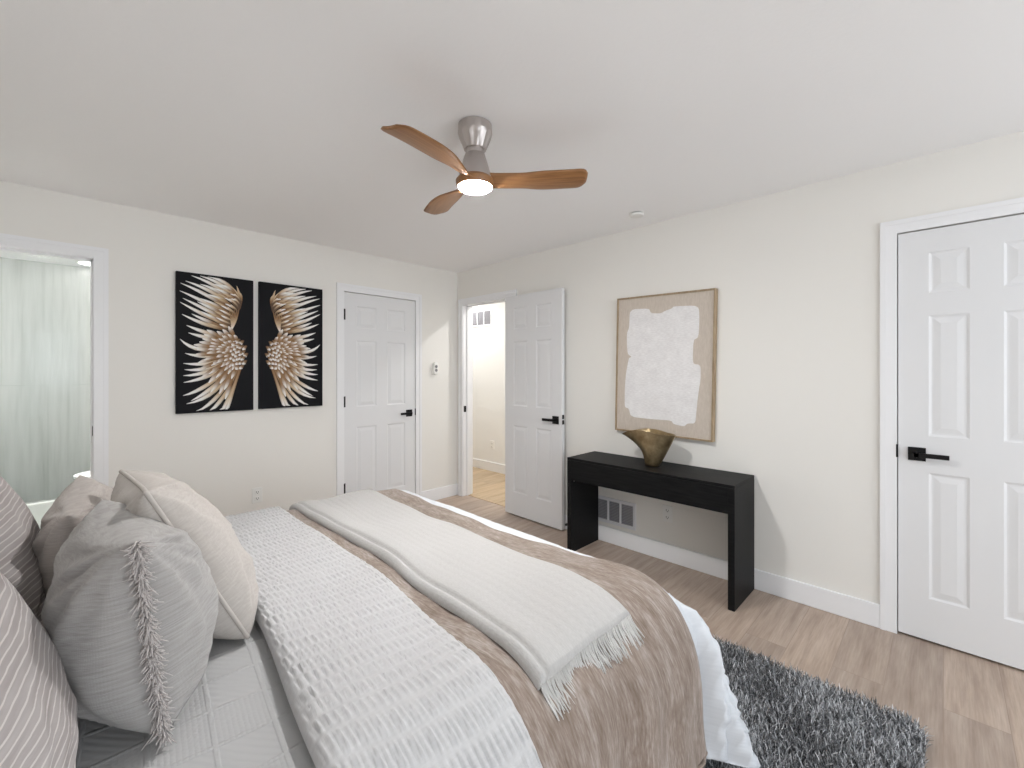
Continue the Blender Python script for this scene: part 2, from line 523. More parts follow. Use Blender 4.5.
# window behind the camera
for (a, b, c, d) in WIN:
    w = MB()
    y0, y1 = YF - 0.09, YF - 0.03
    w.box(a, b, y0, y1, c, c + 0.05).box(a, b, y0, y1, d - 0.05, d).box(a, a + 0.05, y0, y1, c, d).box(b - 0.05, b, y0, y1, c, d)
    w.box((a + b) / 2 - 0.03, (a + b) / 2 + 0.03, y0, y1, c, d)
    wo = w.build('window_1', M['trim'], label='white double window in the wall behind the camera', cat='window', kind='structure')
    MB().box(a - 0.09, b + 0.09, YF - 0.03, YF + 0.05, c - 0.03, c).build('window_sill', M['trim'], wo)

# casings: two jamb boards, a head and the jamb lining, one object per opening
CW, CT = 0.066, 0.016
def casing(n, axis, face, sgn, s0, s1, label, lining=True):
    """axis 'y': on a wall at y=face whose room side is -y (sgn=-1)."""
    mb = MB()
    def bx(sa, sb, d0, d1, z0, z1):
        da, db = sorted((face + sgn * d0, face + sgn * d1))
        if axis == 'y': mb.box(sa, sb, da, db, z0, z1)
        else: mb.box(da, db, sa, sb, z0, z1)
    e = 0.022                                                            # thicker outer edge
    bx(s0 - CW, s0 - CW + e, 0, CT, 0, DH + CW); bx(s1 + CW - e, s1 + CW, 0, CT, 0, DH + CW)
    bx(s0 - CW + e, s0, 0, CT * 0.72, 0, DH + CW - e); bx(s1, s1 + CW - e, 0, CT * 0.72, 0, DH + CW - e)
    bx(s0, s1, 0, CT * 0.72, DH, DH + CW - e)
    bx(s0 - CW + e, s1 + CW - e, 0, CT, DH + CW - e, DH + CW)
    if lining:
        bx(s0, s0 + 0.004, -WT - 0.004, 0.002, 0, DH); bx(s1 - 0.004, s1, -WT - 0.004, 0.002, 0, DH); bx(s0, s1, -WT - 0.004, 0.002, DH - 0.004, DH)
        # door stop strip in the lining
        for (a, b) in ((s0 + 0.004, s0 + 0.014), (s1 - 0.014, s1 - 0.004)): bx(a, b, -0.085, -0.045, 0, DH)
        bx(s0, s1, -0.085, -0.045, DH - 0.014, DH - 0.004)
        for (a, b) in ((s0 - CW, s0), (s1, s1 + CW)): bx(a, b, -WT, -WT - 0.014, 0, DH + CW)   # casing of the far side
        bx(s0, s1, -WT, -WT - 0.014, DH, DH + CW)
    return mb.build('trim_%d' % n, M['trim'], label=label, cat='door trim', kind='structure')
trim_bath = casing(1, 'y', YB, -1, *BATH, 'white casing around the bathroom opening')
trim_clos = casing(2, 'y', YB, -1, *CLOS, 'white casing around the closed door in the back wall', False)
trim_entry = casing(3, 'x', XR, -1, *ENTR, 'white casing around the doorway to the hallway')
trim_side = casing(4, 'x', XR, -1, *SIDE, 'white casing around the closed door past the console table', False)
MB().box(BATH[1] - 0.007, BATH[1] - 0.003, YB + 0.012, YB + 0.04, 0.935, 0.995).build('strike_plate', M['black'], trim_bath, label='black strike plate')
MB().box(XR + 0.006, XR + 0.036, ENTR[1] - 0.008, ENTR[1] - 0.003, 0.90, 0.965).build('strike_plate', M['black'], trim_entry, label='black strike plate')

# closet backing behind the two closed doors
def base(n_, x0, x1, y0, y1, label):
    mb = MB()
    mb.box(x0, x1, y0, y1, 0, 0.122)
    return mb.build('baseboard_' + n_, M['trim'], label=label, cat='baseboard', kind='structure', bevel=0.004)
base('back', BATH[1] + CW, CLOS[0] - CW, YB - 0.015, YB, 'white baseboard under the wing pictures')
base('corner', CLOS[1] + CW, XR - 0.0, YB - 0.015, YB, 'short white baseboard between closet door and room corner')
base('right', XR - 0.015, XR, SIDE[1] + CW, ENTR[0] - CW, 'white baseboard behind the console table')
base('hall', XH - 0.015, XH, 1.62, YT, 'white baseboard along the hallway wall')
base('left', XL, XL + 0.015, YF, YB, 'white baseboard along the head wall')
base('front', XL + 0.015, XR, YF, YF + 0.015, 'white baseboard under the window')

# ------------------------------------------------------------------ six-panel doors
def panel_face(mb, w, h, panels, n0, sgn):
    """One moulded face in local (a, n, z); sgn=+1 means the face looks to +n."""
    as_ = sorted({0, w, *[p[0] for p in panels], *[p[1] for p in panels]})
    zs = sorted({0, h, *[p[2] for p in panels], *[p[3] for p in panels]})
    inside = lambda a, z: any(p[0] < a < p[1] and p[2] < z < p[3] for p in panels)
    for i in range(len(as_) - 1):
        for j in range(len(zs) - 1):
            if inside((as_[i] + as_[i + 1]) / 2, (zs[j] + zs[j + 1]) / 2): continue
            q = [(as_[i], n0, zs[j]), (as_[i + 1], n0, zs[j]), (as_[i + 1], n0, zs[j + 1]), (as_[i], n0, zs[j + 1])]
            mb.add(q, [(0, 1, 2, 3) if sgn < 0 else (3, 2, 1, 0)])
    for (a0, a1, z0, z1) in panels:
        prof = [(0, 0), (0.004, -0.002), (0.010, -0.0048), (0.017, -0.0048), (0.021, -0.0042), (0.042, -0.0008)]
        rg = []
        for (ins, dep) in prof:
            n = n0 + sgn * dep
            rg.append([(a0 + ins, n, z0 + ins), (a1 - ins, n, z0 + ins), (a1 - ins, n, z1 - ins), (a0 + ins, n, z1 - ins)])
        v = [p for r in rg for p in r]; f = []
        for i in range(len(rg) - 1):
            for k in range(4):
                k2 = (k + 1) % 4
                q = (i * 4 + k, i * 4 + k2, (i + 1) * 4 + k2, (i + 1) * 4 + k)
                f.append(q if sgn < 0 else q[::-1])
        k = (len(rg) - 1) * 4
        f.append((k, k + 1, k + 2, k + 3) if sgn < 0 else (k + 3, k + 2, k + 1, k))
        mb.add(v, f)
def six_panel(name, w, h, P, U, N, label, lever_a, lever_dir, z0=0.012, mid=0.107, stile=0.113, hinges=None, both=False, lever_z=0.925):
    """P: bottom corner, U: unit vector along the door, N: unit normal of the face seen."""
    U, N, P = Vector(U).normalized(), Vector(N).normalized(), Vector(P)
    T = 0.035
    pw = (w - 2 * stile - mid) / 2
    panels = []
    for (za, zb) in ((0.205, 0.825), (1.005, 1.60), (1.71, 1.91)):
        for a in (stile, stile + pw + mid): panels.append((a, a + pw, za, zb))
    mb = MB()
    panel_face(mb, w, h, panels, 0.0, 1)
    panel_face(mb, w, h, panels, -T, -1)
    for q in ([(0, 0, 0), (0, -T, 0), (0, -T, h), (0, 0, h)], [(w, 0, 0), (w, 0, h), (w, -T, h), (w, -T, 0)], [(0, 0, h), (0, -T, h), (w, -T, h), (w, 0, h)], [(0, 0, 0), (w, 0, 0), (w, -T, 0), (0, -T, 0)]):
        mb.add(q, [(0, 1, 2, 3)])
    R = Matrix(((U.x, N.x, 0, P.x), (U.y, N.y, 0, P.y), (0, 0, 1, P.z + z0), (0, 0, 0, 1)))
    d = mb.xf(R).build(name, M['door'], label=label, cat='door', kind='structure')
    for side in ((1, -1) if both else (1,)):
        n0 = 0.0 if side > 0 else -T
        n = lambda x: n0 + side * x
        def lb(a0, a1, d0, d1, z0_, z1_):
            d0, d1 = sorted((n(d0), n(d1))); a0, a1 = sorted((a0, a1))
            return MB().box(a0, a1, d0, d1, z0_ - z0, z1_ - z0)
        hd = lb(lever_a - 0.033, lever_a + 0.033, 0.0, 0.009, lever_z - 0.033, lever_z + 0.033).xf(R).build('door_handle', M['black'], d, label='black square rosette handle', bevel=0.0015)
        k = lb(lever_a - 0.011, lever_a + 0.011, 0.009, 0.050, lever_z - 0.011, lever_z + 0.011)
        lv = lb(lever_a - 0.011 * lever_dir, lever_a + 0.115 * lever_dir, 0.038, 0.050, lever_z - 0.011, lever_z + 0.011)
        k.add(lv.v, lv.f)
        k.xf(R).build('lever', M['black'], hd, bevel=0.002)
    if hinges is not None:
        for hz in (0.255, 1.02, 1.79):
            hb = MB().lathe([(0.007, 0), (0.007, 0.095)], (hinges, 0.006, hz - z0), 12)
            hb.box(hinges - 0.004, hinges + 0.012, -0.003, 0.003, hz - z0, hz + 0.095 - z0)
            hb.xf(R).build('hinge', M['black'], d, label='black butt hinge')
    return d, R
# closed closet door in the back wall, hinges on the wing-picture side
d1, R1 = six_panel('door_1', CLOS[1] - CLOS[0] - 0.008, 2.022, (CLOS[0] + 0.004, YB - 0.002, 0), (1, 0, 0), (0, -1, 0), 'closed white six-panel door in the back wall beside the wing pictures', 0.655, -1, hinges=-0.002)
MB().box(CLOS[1] - 0.006, CLOS[1] - 0.001, YB - 0.012, YB + 0.002, 0.90, 0.965).build('latch_plate', M['black'], d1, label='black latch plate')
# entry door, swung fully open against the right wall
hx, hy = 2.915, 2.955
ang = math.radians(1.6)
U3 = Vector((-math.sin(ang), -math.cos(ang), 0)); N3 = Vector((-math.cos(ang), math.sin(ang), 0))
d2, R2 = six_panel('door_2', 0.690, 2.022, (hx, hy, 0), U3, N3, 'white six-panel door swung open against the wall before the hallway', 0.626, -1)
lp = MB().box(0.690, 0.692, -0.030, -0.005, 0.88, 0.915).box(0.690, 0.692, -0.030, -0.005, 0.925, 0.96)
lp.xf(R2).build('latch_plate', M['black'], d2, label='black latch plate')
hg = MB()
# narrow closet door at the right
d3, R3 = six_panel('door_3', SIDE[1] - SIDE[0] - 0.008, 2.022, (XR - 0.002, SIDE[1] - 0.004, 0), (0, -1, 0), (-1, 0, 0), 'closed white six-panel door beyond the shaggy rug, black lever at its edge', 0.070, 1)
MB().box(XR - 0.012, XR - 0.001, SIDE[1] - 0.004, SIDE[1] + 0.004, 0.90, 0.965).build('latch_plate', M['black'], d3, label='black latch plate')

# spring door stop on the baseboard behind the open door
t = empty('door_stop', (XR - 0.016, 2.19, 0.073), 'small white door stop with black rubber tip beside the console leg', 'door stop')
MB().tube([(XR - 0.015, 2.215, 0.073), (XR - 0.075, 2.215, 0.073)], 0.006, 10).build('rod', M['plastic'], t, smooth=True)
MB().tube([(XR - 0.075, 2.215, 0.073), (XR - 0.093, 2.215, 0.073)], 0.010, 12).build('rubber_tip', M['rubber'], t, label='black rubber tip', smooth=True)

# ------------------------------------------------------------------ outlets, vents, remote, smoke detector
def outlet(P, U, N, label):
    U, N = Vector(U), Vector(N)
    R = Matrix(((U.x, N.x, 0, P[0]), (U.y, N.y, 0, P[1]), (0, 0, 1, P[2]), (0, 0, 0, 1)))
    o = MB().box(-0.036, 0.036, 0, 0.006, -0.058, 0.058).xf(R).build('wall_outlet', M['plastic'], label=label, cat='outlet', group='white wall outlets', bevel=0.003)
    for z in (0.024, -0.024):
        r = MB().box(-0.017, 0.017, 0.006, 0.009, z - 0.015, z + 0.015).xf(R).build('receptacle', M['plastic'], o, bevel=0.002)
        MB().box(-0.009, -0.006, 0.0085, 0.0095, z - 0.004, z + 0.008).box(0.006, 0.009, 0.0085, 0.0095, z - 0.004, z + 0.006).box(-0.003, 0.003, 0.0085, 0.0095, z - 0.011, z - 0.006).xf(R).build('slot', M['darkslot'], r, label='dark plug slots')
    return o
outlet((1.031, YB, 0.386), (1, 0, 0), (0, -1, 0), 'white wall outlet low on the back wall behind the bed')
outlet((XR, 1.386, 0.332), (0, -1, 0), (-1, 0, 0), 'white wall outlet under the console table')
outlet((XH, 4.30, 0.35), (0, -1, 0), (-1, 0, 0), 'white wall outlet on the hallway wall')

def vent(P, U, N, w, h, label, name='return_vent'):
    U, N = Vector(U), Vector(N)
    R = Matrix(((U.x, N.x, 0, P[0]), (U.y, N.y, 0, P[1]), (0, 0, 1, P[2]), (0, 0, 0, 1)))
    b = 0.024; mid = 0.008
    fr = MB()
    fr.box(-w / 2, w / 2, 0, 0.010, 0, b).box(-w / 2, w / 2, 0, 0.010, h - b, h)
    cw = (w - 2 * b - 2 * mid * 1.5) / 3
    xs = [-w / 2, -w / 2 + b]
    fr.box(-w / 2, -w / 2 + b, 0, 0.010, b, h - b).box(w / 2 - b, w / 2, 0, 0.010, b, h - b)
    bars = []
    for k in (1, 2):
        c = -w / 2 + b + k * (w - 2 * b) / 3
        fr.box(c - mid, c + mid, 0, 0.010, b, h - b)
    o = fr.xf(R).build(name, M['grille'], label=label, cat='vent', group='white return vents', bevel=0.002)
    lo = MB()
    n = max(6, int((h - 2 * b) / 0.011))
    for k in range(n):
        z = b + (k + 0.5) * (h - 2 * b) / n
        lo.add([(-w / 2 + b, 0.0005, z - 0.004), (w / 2 - b, 0.0005, z - 0.004), (w / 2 - b, 0.007, z + 0.003), (-w / 2 + b, 0.007, z + 0.003),
                (-w / 2 + b, 0.0005, z - 0.0028), (w / 2 - b, 0.0005, z - 0.0028), (w / 2 - b, 0.007, z + 0.0042), (-w / 2 + b, 0.007, z + 0.0042)],
               [(0, 1, 2, 3), (7, 6, 5, 4), (0, 4, 5, 1), (3, 2, 6, 7), (0, 3, 7, 4), (1, 5, 6, 2)])
    lo.xf(R).build('louvre', M['louvre'], o, label='grey louvres')
    bk = MB().box(-w / 2 + b * 0.8, w / 2 - b * 0.8, 0.0001, 0.0006, b * 0.8, h - b * 0.8).xf(R).build('backing', M['vent_back'], o)
    return o
vent((XR, 1.815, 0.150), (0, -1, 0), (-1, 0, 0), 0.37, 0.20, 'white three-bay return vent low on the wall under the console table')
vent((XH, 4.53, 1.945), (0, -1, 0), (-1, 0, 0), 0.45, 0.23, 'white three-bay return vent high on the hallway wall', 'return_vent')

def capsule(mb, w, h, n0, n1, seg=24):
    pts = []
    r = w / 2
    for k in range(seg):
        a = 2 * PI * k / seg
        pts.append((r * math.cos(a), r * math.sin(a) + (h / 2 - r) * (1 if math.sin(a) >= 0 else -1)))
    rings = []
    for (n, s) in ((n0, 1.0), (n1 * 0.75, 1.0), (n1, 0.86)):
        rings.append([(x * s, n, z * s) for (x, z) in pts])
    return mb.rings(rings[::-1])
R = Matrix(((1, 0, 0, 2.680), (0, -1, 0, YB), (0, 0, 1, 1.365), (0, 0, 0, 1)))
rm = capsule(MB(), 0.060, 0.135, 0, 0.030).xf(R).build('wall_remote', M['plastic'], label='white oval fan remote cradled on the back wall by the corner', cat='remote control', smooth=False, bevel=0.003)
for z in (0.020, -0.018):
    MB().lathe([(0.016, 0), (0.016, 0.004), (0.013, 0.006)], (0, 0, 0), 20).xf(R @ Matrix.Translation((0, 0.028, z)) @ Matrix.Rotation(-PI / 2, 4, 'X')).build('button', M['greybutton'], rm, label='grey round button')

t = MB().lathe([(0.026, -0.024), (0.044, -0.022), (0.048, -0.015), (0.048, -0.009)], (2.70, 1.475, HC), 32).build('smoke_detector', M['plastic'], label='small round white smoke detector on the ceiling by the right wall', cat='smoke detector', smooth=True, auto=0.6)
MB().lathe([(0.041, -0.009), (0.041, -0.004)], (2.70, 1.475, HC), 32).build('gap_ring', M['darkslot'], t, label='dark gap ring')
MB().lathe([(0.050, -0.004), (0.050, 0)], (2.70, 1.475, HC), 32).build('mounting_plate', M['plastic'], t)

# ------------------------------------------------------------------ bathroom
MB().box(-1.30, 0.95, 5.50, 5.62, 0.006, 0.21).build('shower_curb', M['bathfloor'], label='pale shower curb at the foot of the glass', cat='shower curb', bevel=0.008)
MB().box(-1.29, 0.94, 5.555, 5.565, 0.2105, 2.39).build('shower_glass', M['glass'], label='green tinted glass panel standing on the shower curb', cat='glass panel')
t = MB().lathe([(0.085, -0.006), (0.105, -0.004), (0.105, 0)], (0.17, 6.02, HC), 32).build('recessed_light', M['plastic'], label='round recessed light in the bathroom ceiling', cat='ceiling light', smooth=True, auto=0.6)
MB().lathe([(0.080, -0.009), (0.080, -0.006)], (0.17, 6.02, HC), 32).build('diffuser', M['bathlamp'], t, label='lit diffuser')
area_light('bath_fill_light', (-0.15, 5.2, HC - 0.012), 0.16, 56.0, (1.0, 0.98, 0.95))  # unseen fill light, added to brighten the bathroom tile from above
def egg(cx, cy, L, Wd, n=28, front=-1):
    out = []
    for k in range(n):
        a = 2 * PI * k / n
        c, s_ = math.cos(a), math.sin(a)
        x = (L * 0.56 if c * front > 0 else L * 0.44) * c
        out.append((cx + x, cy + Wd / 2 * s_ * (1 - 0.06 * c * front)))
    return out
TX, TY = 0.34, 5.14
t = empty('toilet', (TX, TY, 0.006), 'white toilet just inside the bathroom opening, lid closed', 'toilet')
bowl = []
for (z, L, wd, dx) in ((0.006, 0.36, 0.20, 0.06), (0.06, 0.34, 0.18, 0.06), (0.20, 0.36, 0.20, 0.05), (0.32, 0.46, 0.32, 0.0), (0.40, 0.50, 0.37, -0.01), (0.425, 0.50, 0.37, -0.01)):
    bowl.append([(x, y, z) for (x, y) in egg(TX + dx, TY, L, wd)])
MB().rings(bowl).build('bowl', M['porcelain'], t, smooth=True, auto=0.7)
MB().rings([[(x, y, z) for (x, y) in egg(TX - 0.01, TY, L, w_)] for (z, L, w_) in ((0.434, 0.50, 0.37), (0.446, 0.505, 0.375), (0.450, 0.49, 0.36))]).build('seat', M['porcelain'], t, smooth=True, auto=0.7)
MB().rings([[(x, y, z) for (x, y) in egg(TX - 0.01, TY, L, w_)] for (z, L, w_) in ((0.456, 0.505, 0.375), (0.470, 0.51, 0.38), (0.480, 0.47, 0.34), (0.483, 0.3, 0.2))]).build('lid', M['porcelain'], t, smooth=True, auto=0.7)
MB().box(TX + 0.22, TX + 0.42, TY - 0.22, TY + 0.22, 0.40, 0.76).build('tank', M['porcelain'], t, bevel=0.03)
MB().box(TX + 0.21, TX + 0.43, TY - 0.23, TY + 0.23, 0.76, 0.79).build('tank_lid', M['porcelain'], t, bevel=0.012)

# ------------------------------------------------------------------ wing pictures
def bez(p0, p1, p2, n):
    t_ = np.linspace(0, 1, n)[:, None]
    return (1 - t_) ** 2 * np.array(p0) + 2 * t_ * (1 - t_) * np.array(p1) + t_ ** 2 * np.array(p2)
def wing_feathers():
    """Feathers of the left picture in units of the canvas (u right 0..1, v down 0..2.08)."""
    F = []
    q = lambda x, y: np.array([(x - 68) / 343.0, (y - 102 - 0.115 * (x - 68) * (1 - (y - 102) / 620.0) + 0.06 * (x - 68) * ((y - 102) / 620.0)) / (634.0 - 0.175 * (x - 68)) * 2.08])
    wht, crm, brn, dk = (0.80, 0.77, 0.73), (0.52, 0.39, 0.25), (0.25, 0.135, 0.055), (0.08, 0.04, 0.018)
    def fe(base, ctl, tip, w, layer, cb=brn, cm=crm, ct=wht, blunt=2.4, late=0.0):
        F.append((q(*base), q(*ctl), q(*tip), w, layer, cb, cm, ct, blunt, late))
    # upper fan
    tips = [(196, 122), (166, 122), (131, 122), (106, 146), (86, 156), (83, 190), (95, 222), (84, 240), (92, 293)]
    m_ = len(tips)
    def edge(t_):        # the wing's right-hand edge, shoulder to neck
        return (352 - 50 * t_ ** 1.6 - 4 * math.sin(t_ * 3.1), 228 + 118 * t_)
    for i, tp in enumerate(tips):
        bs = edge(i / (m_ - 1))
        dx_, dy_ = tp[0] - bs[0], tp[1] - bs[1]
        k_ = 0.26 - 0.36 * (i / (m_ - 1))
        fe(bs, (bs[0] + 0.42 * dx_ - dy_ * k_ * 0.9, bs[1] + 0.42 * dy_ + dx_ * k_), tp, 0.050, i * 0.1, brn, crm, wht)
    for i in range(3):
        tp, bs = ((330, 160), (340, 185), (313, 170))[i], ((338, 262), (346, 255), (340, 262))[i]
        fe(bs, (bs[0] + 14, bs[1] - 55), tp, 0.036, 1.2 + i * 0.1, dk, brn, crm)
    for row, (fr_, w_, cc) in enumerate(((0.74, 0.050, (dk, brn, wht)), (0.52, 0.046, (dk, brn, crm)), (0.34, 0.042, (dk, crm, wht)))):
        n_ = 11 - row
        for i in range(n_):
            t_ = (i + 0.5 * (row % 2)) / (n_ - 0.4)
            f_ = t_ * (m_ - 1); a0 = min(int(f_), m_ - 2); g_ = f_ - a0
            tp = [tips[a0][z_] * (1 - g_) + tips[a0 + 1][z_] * g_ for z_ in (0, 1)]
            bs = edge(min(1, t_))
            e_ = fr_ * (1 + 0.14 * math.sin(i * 2.7 + row))
            dx_, dy_ = (tp[0] - bs[0]) * e_, (tp[1] - bs[1]) * e_
            k_ = 0.24 - 0.34 * t_
            fe(bs, (bs[0] + 0.45 * dx_ - dy_ * k_, bs[1] + 0.45 * dy_ + dx_ * k_), (bs[0] + dx_ + 8, bs[1] + dy_ + 8), w_, 2 + row * 0.6 + 0.04 * i, *cc)
    for i in range(5):   # pale quills down the neck
        t_ = i / 4
        fe((302 + 3 * t_, 352 - 6 * t_), (312 + 12 * t_, 318), (296 + 46 * t_, 262 - 8 * t_), 0.026, 3.9 + 0.02 * i, wht, crm, brn)
    # lower wing primaries
    low = [((110, 340), (200, 372), (316, 385)), ((118, 372), (200, 392), (322, 392)), ((84, 403), (150, 470), (325, 420)), ((104, 463), (200, 482), (330, 430)), ((97, 508), (210, 512), (335, 440)),
           ((97, 562), (200, 550), (340, 450)), ((98, 592), (215, 560), (342, 460)), ((96, 650), (190, 615), (345, 465)), ((110, 684), (240, 640), (335, 480)), ((150, 713), (255, 650), (338, 485)),
           ((190, 716), (270, 660), (342, 490)), ((240, 719), (300, 650), (346, 492)), ((278, 712), (292, 640), (352, 495)), ((105, 425), (190, 455), (322, 410)), ((102, 535), (205, 535), (338, 446)), ((128, 668), (225, 610), (338, 470))]
    for i, (tp, ct, bs) in enumerate(low): fe(bs, ct, tp, 0.052, 4 + 0.05 * i)
    C = np.array((338, 446.))
    for ring, (rad, n, w, lay) in enumerate(((205, 17, 0.050, 6), (150, 15, 0.048, 7), (105, 13, 0.045, 8), (70, 12, 0.042, 9))):
        for i in range(n):
            a = math.radians(108 + (262 - 108) * (i + 0.5 * (ring % 2)) / (n - 1 + 0.5))
            d = np.array((math.cos(a), math.sin(a)))
            d[1] = d[1] if d[1] > 0 else d[1] * 0.55
            r_ = rad * (1 + 0.10 * random.uniform(-1, 1))
            tip = C + d * r_ * np.array((1.0, 1.02))
            bs = C + d * r_ * 0.25
            ctl = C + d * r_ * 0.62 + np.array((8, -14))
            fe(bs, ctl, tip, w * 1.08, lay + 0.03 * i, dk, brn, wht, 3.2, 0.2)
    for ring, (rad, n) in enumerate(((46, 11), (30, 9), (14, 6))):
        for i in range(n):
            a = 2 * PI * i / n + ring * 0.4
            c = np.array((342, 443.)) + rad * np.array((0.72 * math.cos(a), 1.20 * math.sin(a)))
            fe(c + (10, -7), c + (0, -7), c + (-12, 11), 0.046, 10 + ring + 0.02 * i, dk, brn, wht, 4.5, 0.1)
    return F
FEATHERS = wing_feathers()
def wing_picture(x0, x1, z0, z1, mirror, label):
    D = 0.032
    t = MB().box(x0, x1, YB - D, YB - 0.001, z0, z1).build('wing_picture', M['canvas_black'], label=label, cat='picture', group='pair of wing pictures', bevel=0.002)
    mb = MB(); w = x1 - x0
    for (b, c, tp, wd, lay, cb, cm, ct, blunt, late) in FEATHERS:
        n = 9
        ctr = bez(b, c, tp, n)
        tan = np.gradient(ctr, axis=0); tan /= np.linalg.norm(tan, axis=1)[:, None] + 1e-9
        nr = np.stack([-tan[:, 1], tan[:, 0]], 1)
        tt = np.linspace(0, 1, n)
        half = wd * (0.38 + 0.92 * tt) * np.clip((1 - tt) * blunt, 0.03, 1) ** (0.8 if blunt < 3 else 0.55) * 0.62
        v, col = [], []
        for i in range(n):
            for k, off in enumerate((-1, 0, 1)):
                p = ctr[i] + nr[i] * half[i] * off
                u_ = np.clip(1 - p[0] if mirror else p[0], 0.02, 0.98)
                zz = z1 - np.clip(p[1], 0.03, 2.05) / 2.08 * (z1 - z0)
                dep = 0.0006 + lay * 0.00022 + (0.0005 if k == 1 else 0)
                v.append((x0 + u_ * w, YB - D - dep, zz))
                s = tt[i]
                base = np.array(cb) * (1 - sm(s, 0.05, 0.5)) + np.array(cm) * sm(s, 0.05, 0.5)
                base = base * (1 - sm(s, 0.45 + late, 0.78 + late)) + np.array(ct) * sm(s, 0.45 + late, 0.78 + late)
                if k == 1: base = np.clip(base * 1.12 + 0.03, 0, 0.85)
                elif k == 0: base = base * np.array((0.30, 0.24, 0.18)) * (1 - s) + base * s * 0.92
                else: base = base * np.array((0.62, 0.52, 0.42)) * (1 - s) + base * s * 0.95
                col.append(base)
        f = []
        for i in range(n - 1):
            for k in range(2):
                a = i * 3 + k
                q = (a, a + 1, a + 4, a + 3)
                f.append(q if not mirror else q[::-1])
        mb.add(v, f, col=col)
    mb.build('painted_wing', M['feather'], t, label='white and brown painted wing', smooth=True)
    return t
wing_picture(0.528, 0.998, 1.045, 2.022, False, 'black canvas with left wing of feathers, the one beside the bathroom opening')
wing_picture(1.038, 1.517, 1.047, 2.024, True, 'black canvas with right wing of feathers, the one beside the closet door')

# ------------------------------------------------------------------ abstract painting
POLY = [(1.674, 1.797), (1.521, 1.789), (1.505, 1.752), (1.429, 1.745), (1.399, 1.76), (1.348, 1.772), (1.341, 1.785), (1.169, 1.774), (1.162, 1.693), (1.169, 1.56), (1.202, 1.548), (1.209, 1.386), (1.155, 1.379), (1.155, 1.278), (1.169, 1.198), (1.182, 1.076), (1.189, 0.988), (1.243, 0.984), (1.264, 0.961), (1.341, 0.972), (1.352, 0.995), (1.482, 0.993), (1.665, 0.997), (1.682, 1.06), (1.716, 1.066), (1.716, 1.179), (1.707, 1.308), (1.682, 1.436), (1.657, 1.443), (1.694, 1.467), (1.699, 1.618), (1.678, 1.662)]
def painting():
    # local (s = -y to the right, z up) about the picture's middle, hung a touch crooked
    cy, cz, w, h, D = 1.416, 1.382, 0.722, 0.998, 0.042
    R = Matrix.Translation((XR, cy, cz)) @ Matrix.Rotation(math.radians(1.1), 4, 'X')
    bw = 0.012
    def b(y0, y1, z0, z1, d0, d1): return (-d1, -d0, y0, y1, z0, z1)
    fr = MB()
    fr.box(*b(-w / 2, -w / 2 + bw, -h / 2, h / 2, 0.001, D)).box(*b(w / 2 - bw, w / 2, -h / 2, h / 2, 0.001, D))
    fr.box(*b(-w / 2 + bw, w / 2 - bw, -h / 2, -h / 2 + bw, 0.001, D)).box(*b(-w / 2 + bw, w / 2 - bw, h / 2 - bw, h / 2, 0.001, D))
    t = empty('abstract_painting', (XR, cy, cz - h / 2), 'large framed beige and white abstract painting hung above the console table', 'painting')
    fr.xf(R).build('frame', M['frame'], t, label='light oak frame', bevel=0.001)
    cv = MB().box(*b(-w / 2 + bw, w / 2 - bw, -h / 2 + bw, h / 2 - bw, 0.002, D - 0.008)).xf(R).build('canvas', M['canvas_linen'], t, label='beige linen canvas')
    Ri = R.inverted()
    pts = [Ri @ Vector((XR - D, y - 0.010, z)) for (y, z) in POLY]
    P2 = []
    # round the polygon's corners by cutting them twice (brush edges)
    pts = [(p.y, p.z) for p in pts]
    for _ in range(2):
        new = []
        for i in range(len(pts)):
            a, c = np.array(pts[i]), np.array(pts[(i + 1) % len(pts)])
            new += [tuple(a * 0.82 + c * 0.18), tuple(a * 0.18 + c * 0.82)]
        pts = new
    n = len(pts)
    pm = MB()
    d0, d1 = -(D - 0.008), -(D - 0.0055)
    v = [(d0, y, z) for (y, z) in pts] + [(d1, y, z) for (y, z) in pts]
    pm.add(v, [tuple(range(n, 2 * n))[::-1]] + [(i, (i + 1) % n, n + (i + 1) % n, n + i) for i in range(n)])
    pm.xf(R).build('painted_patch', M['brushed'], cv, label='white brushed paint patch')
painting()

# ------------------------------------------------------------------ console table
CX0, CX1, CY0, CY1, CZ = 2.603, 2.961, 0.826, 1.986, 0.700
t = empty('console_table', ((CX0 + CX1) / 2, (CY0 + CY1) / 2, 0), 'black wood console table standing against the right wall', 'table')
MB().box(CX0, CX1, CY0, CY1, CZ - 0.018, CZ).build('tabletop', M['blackwood'], t, bevel=0.002)
MB().box(CX0 + 0.001, CX0 + 0.021, CY0 + 0.0365, CY1 - 0.0365, CZ - 0.165, CZ - 0.0185).box(CX1 - 0.021, CX1 - 0.001, CY0 + 0.0365, CY1 - 0.0365, CZ - 0.165, CZ - 0.0185).box(CX0 + 0.021, CX1 - 0.021, CY0 + 0.0365, CY1 - 0.0365, CZ - 0.165, CZ - 0.158).build('apron', M['blackwood'], t, bevel=0.0015)
for (a, b) in ((CY0, CY0 + 0.036), (CY1 - 0.036, CY1)):
    sp = MB().box(CX0, CX1, a, b, 0.0, CZ - 0.0185).build('side_panel', M['blackwood'], t, bevel=0.0015)
MB().lathe([(0.004, 0), (0.004, 0.003)], (0, 0, 0), 10).xf(Matrix.Translation((CX0 + 0.035, CY1 - 0.036, 0.525)) @ Matrix.Rotation(PI / 2, 4, 'X')).build('screw', M['nickel'], sp, label='silver screw head')

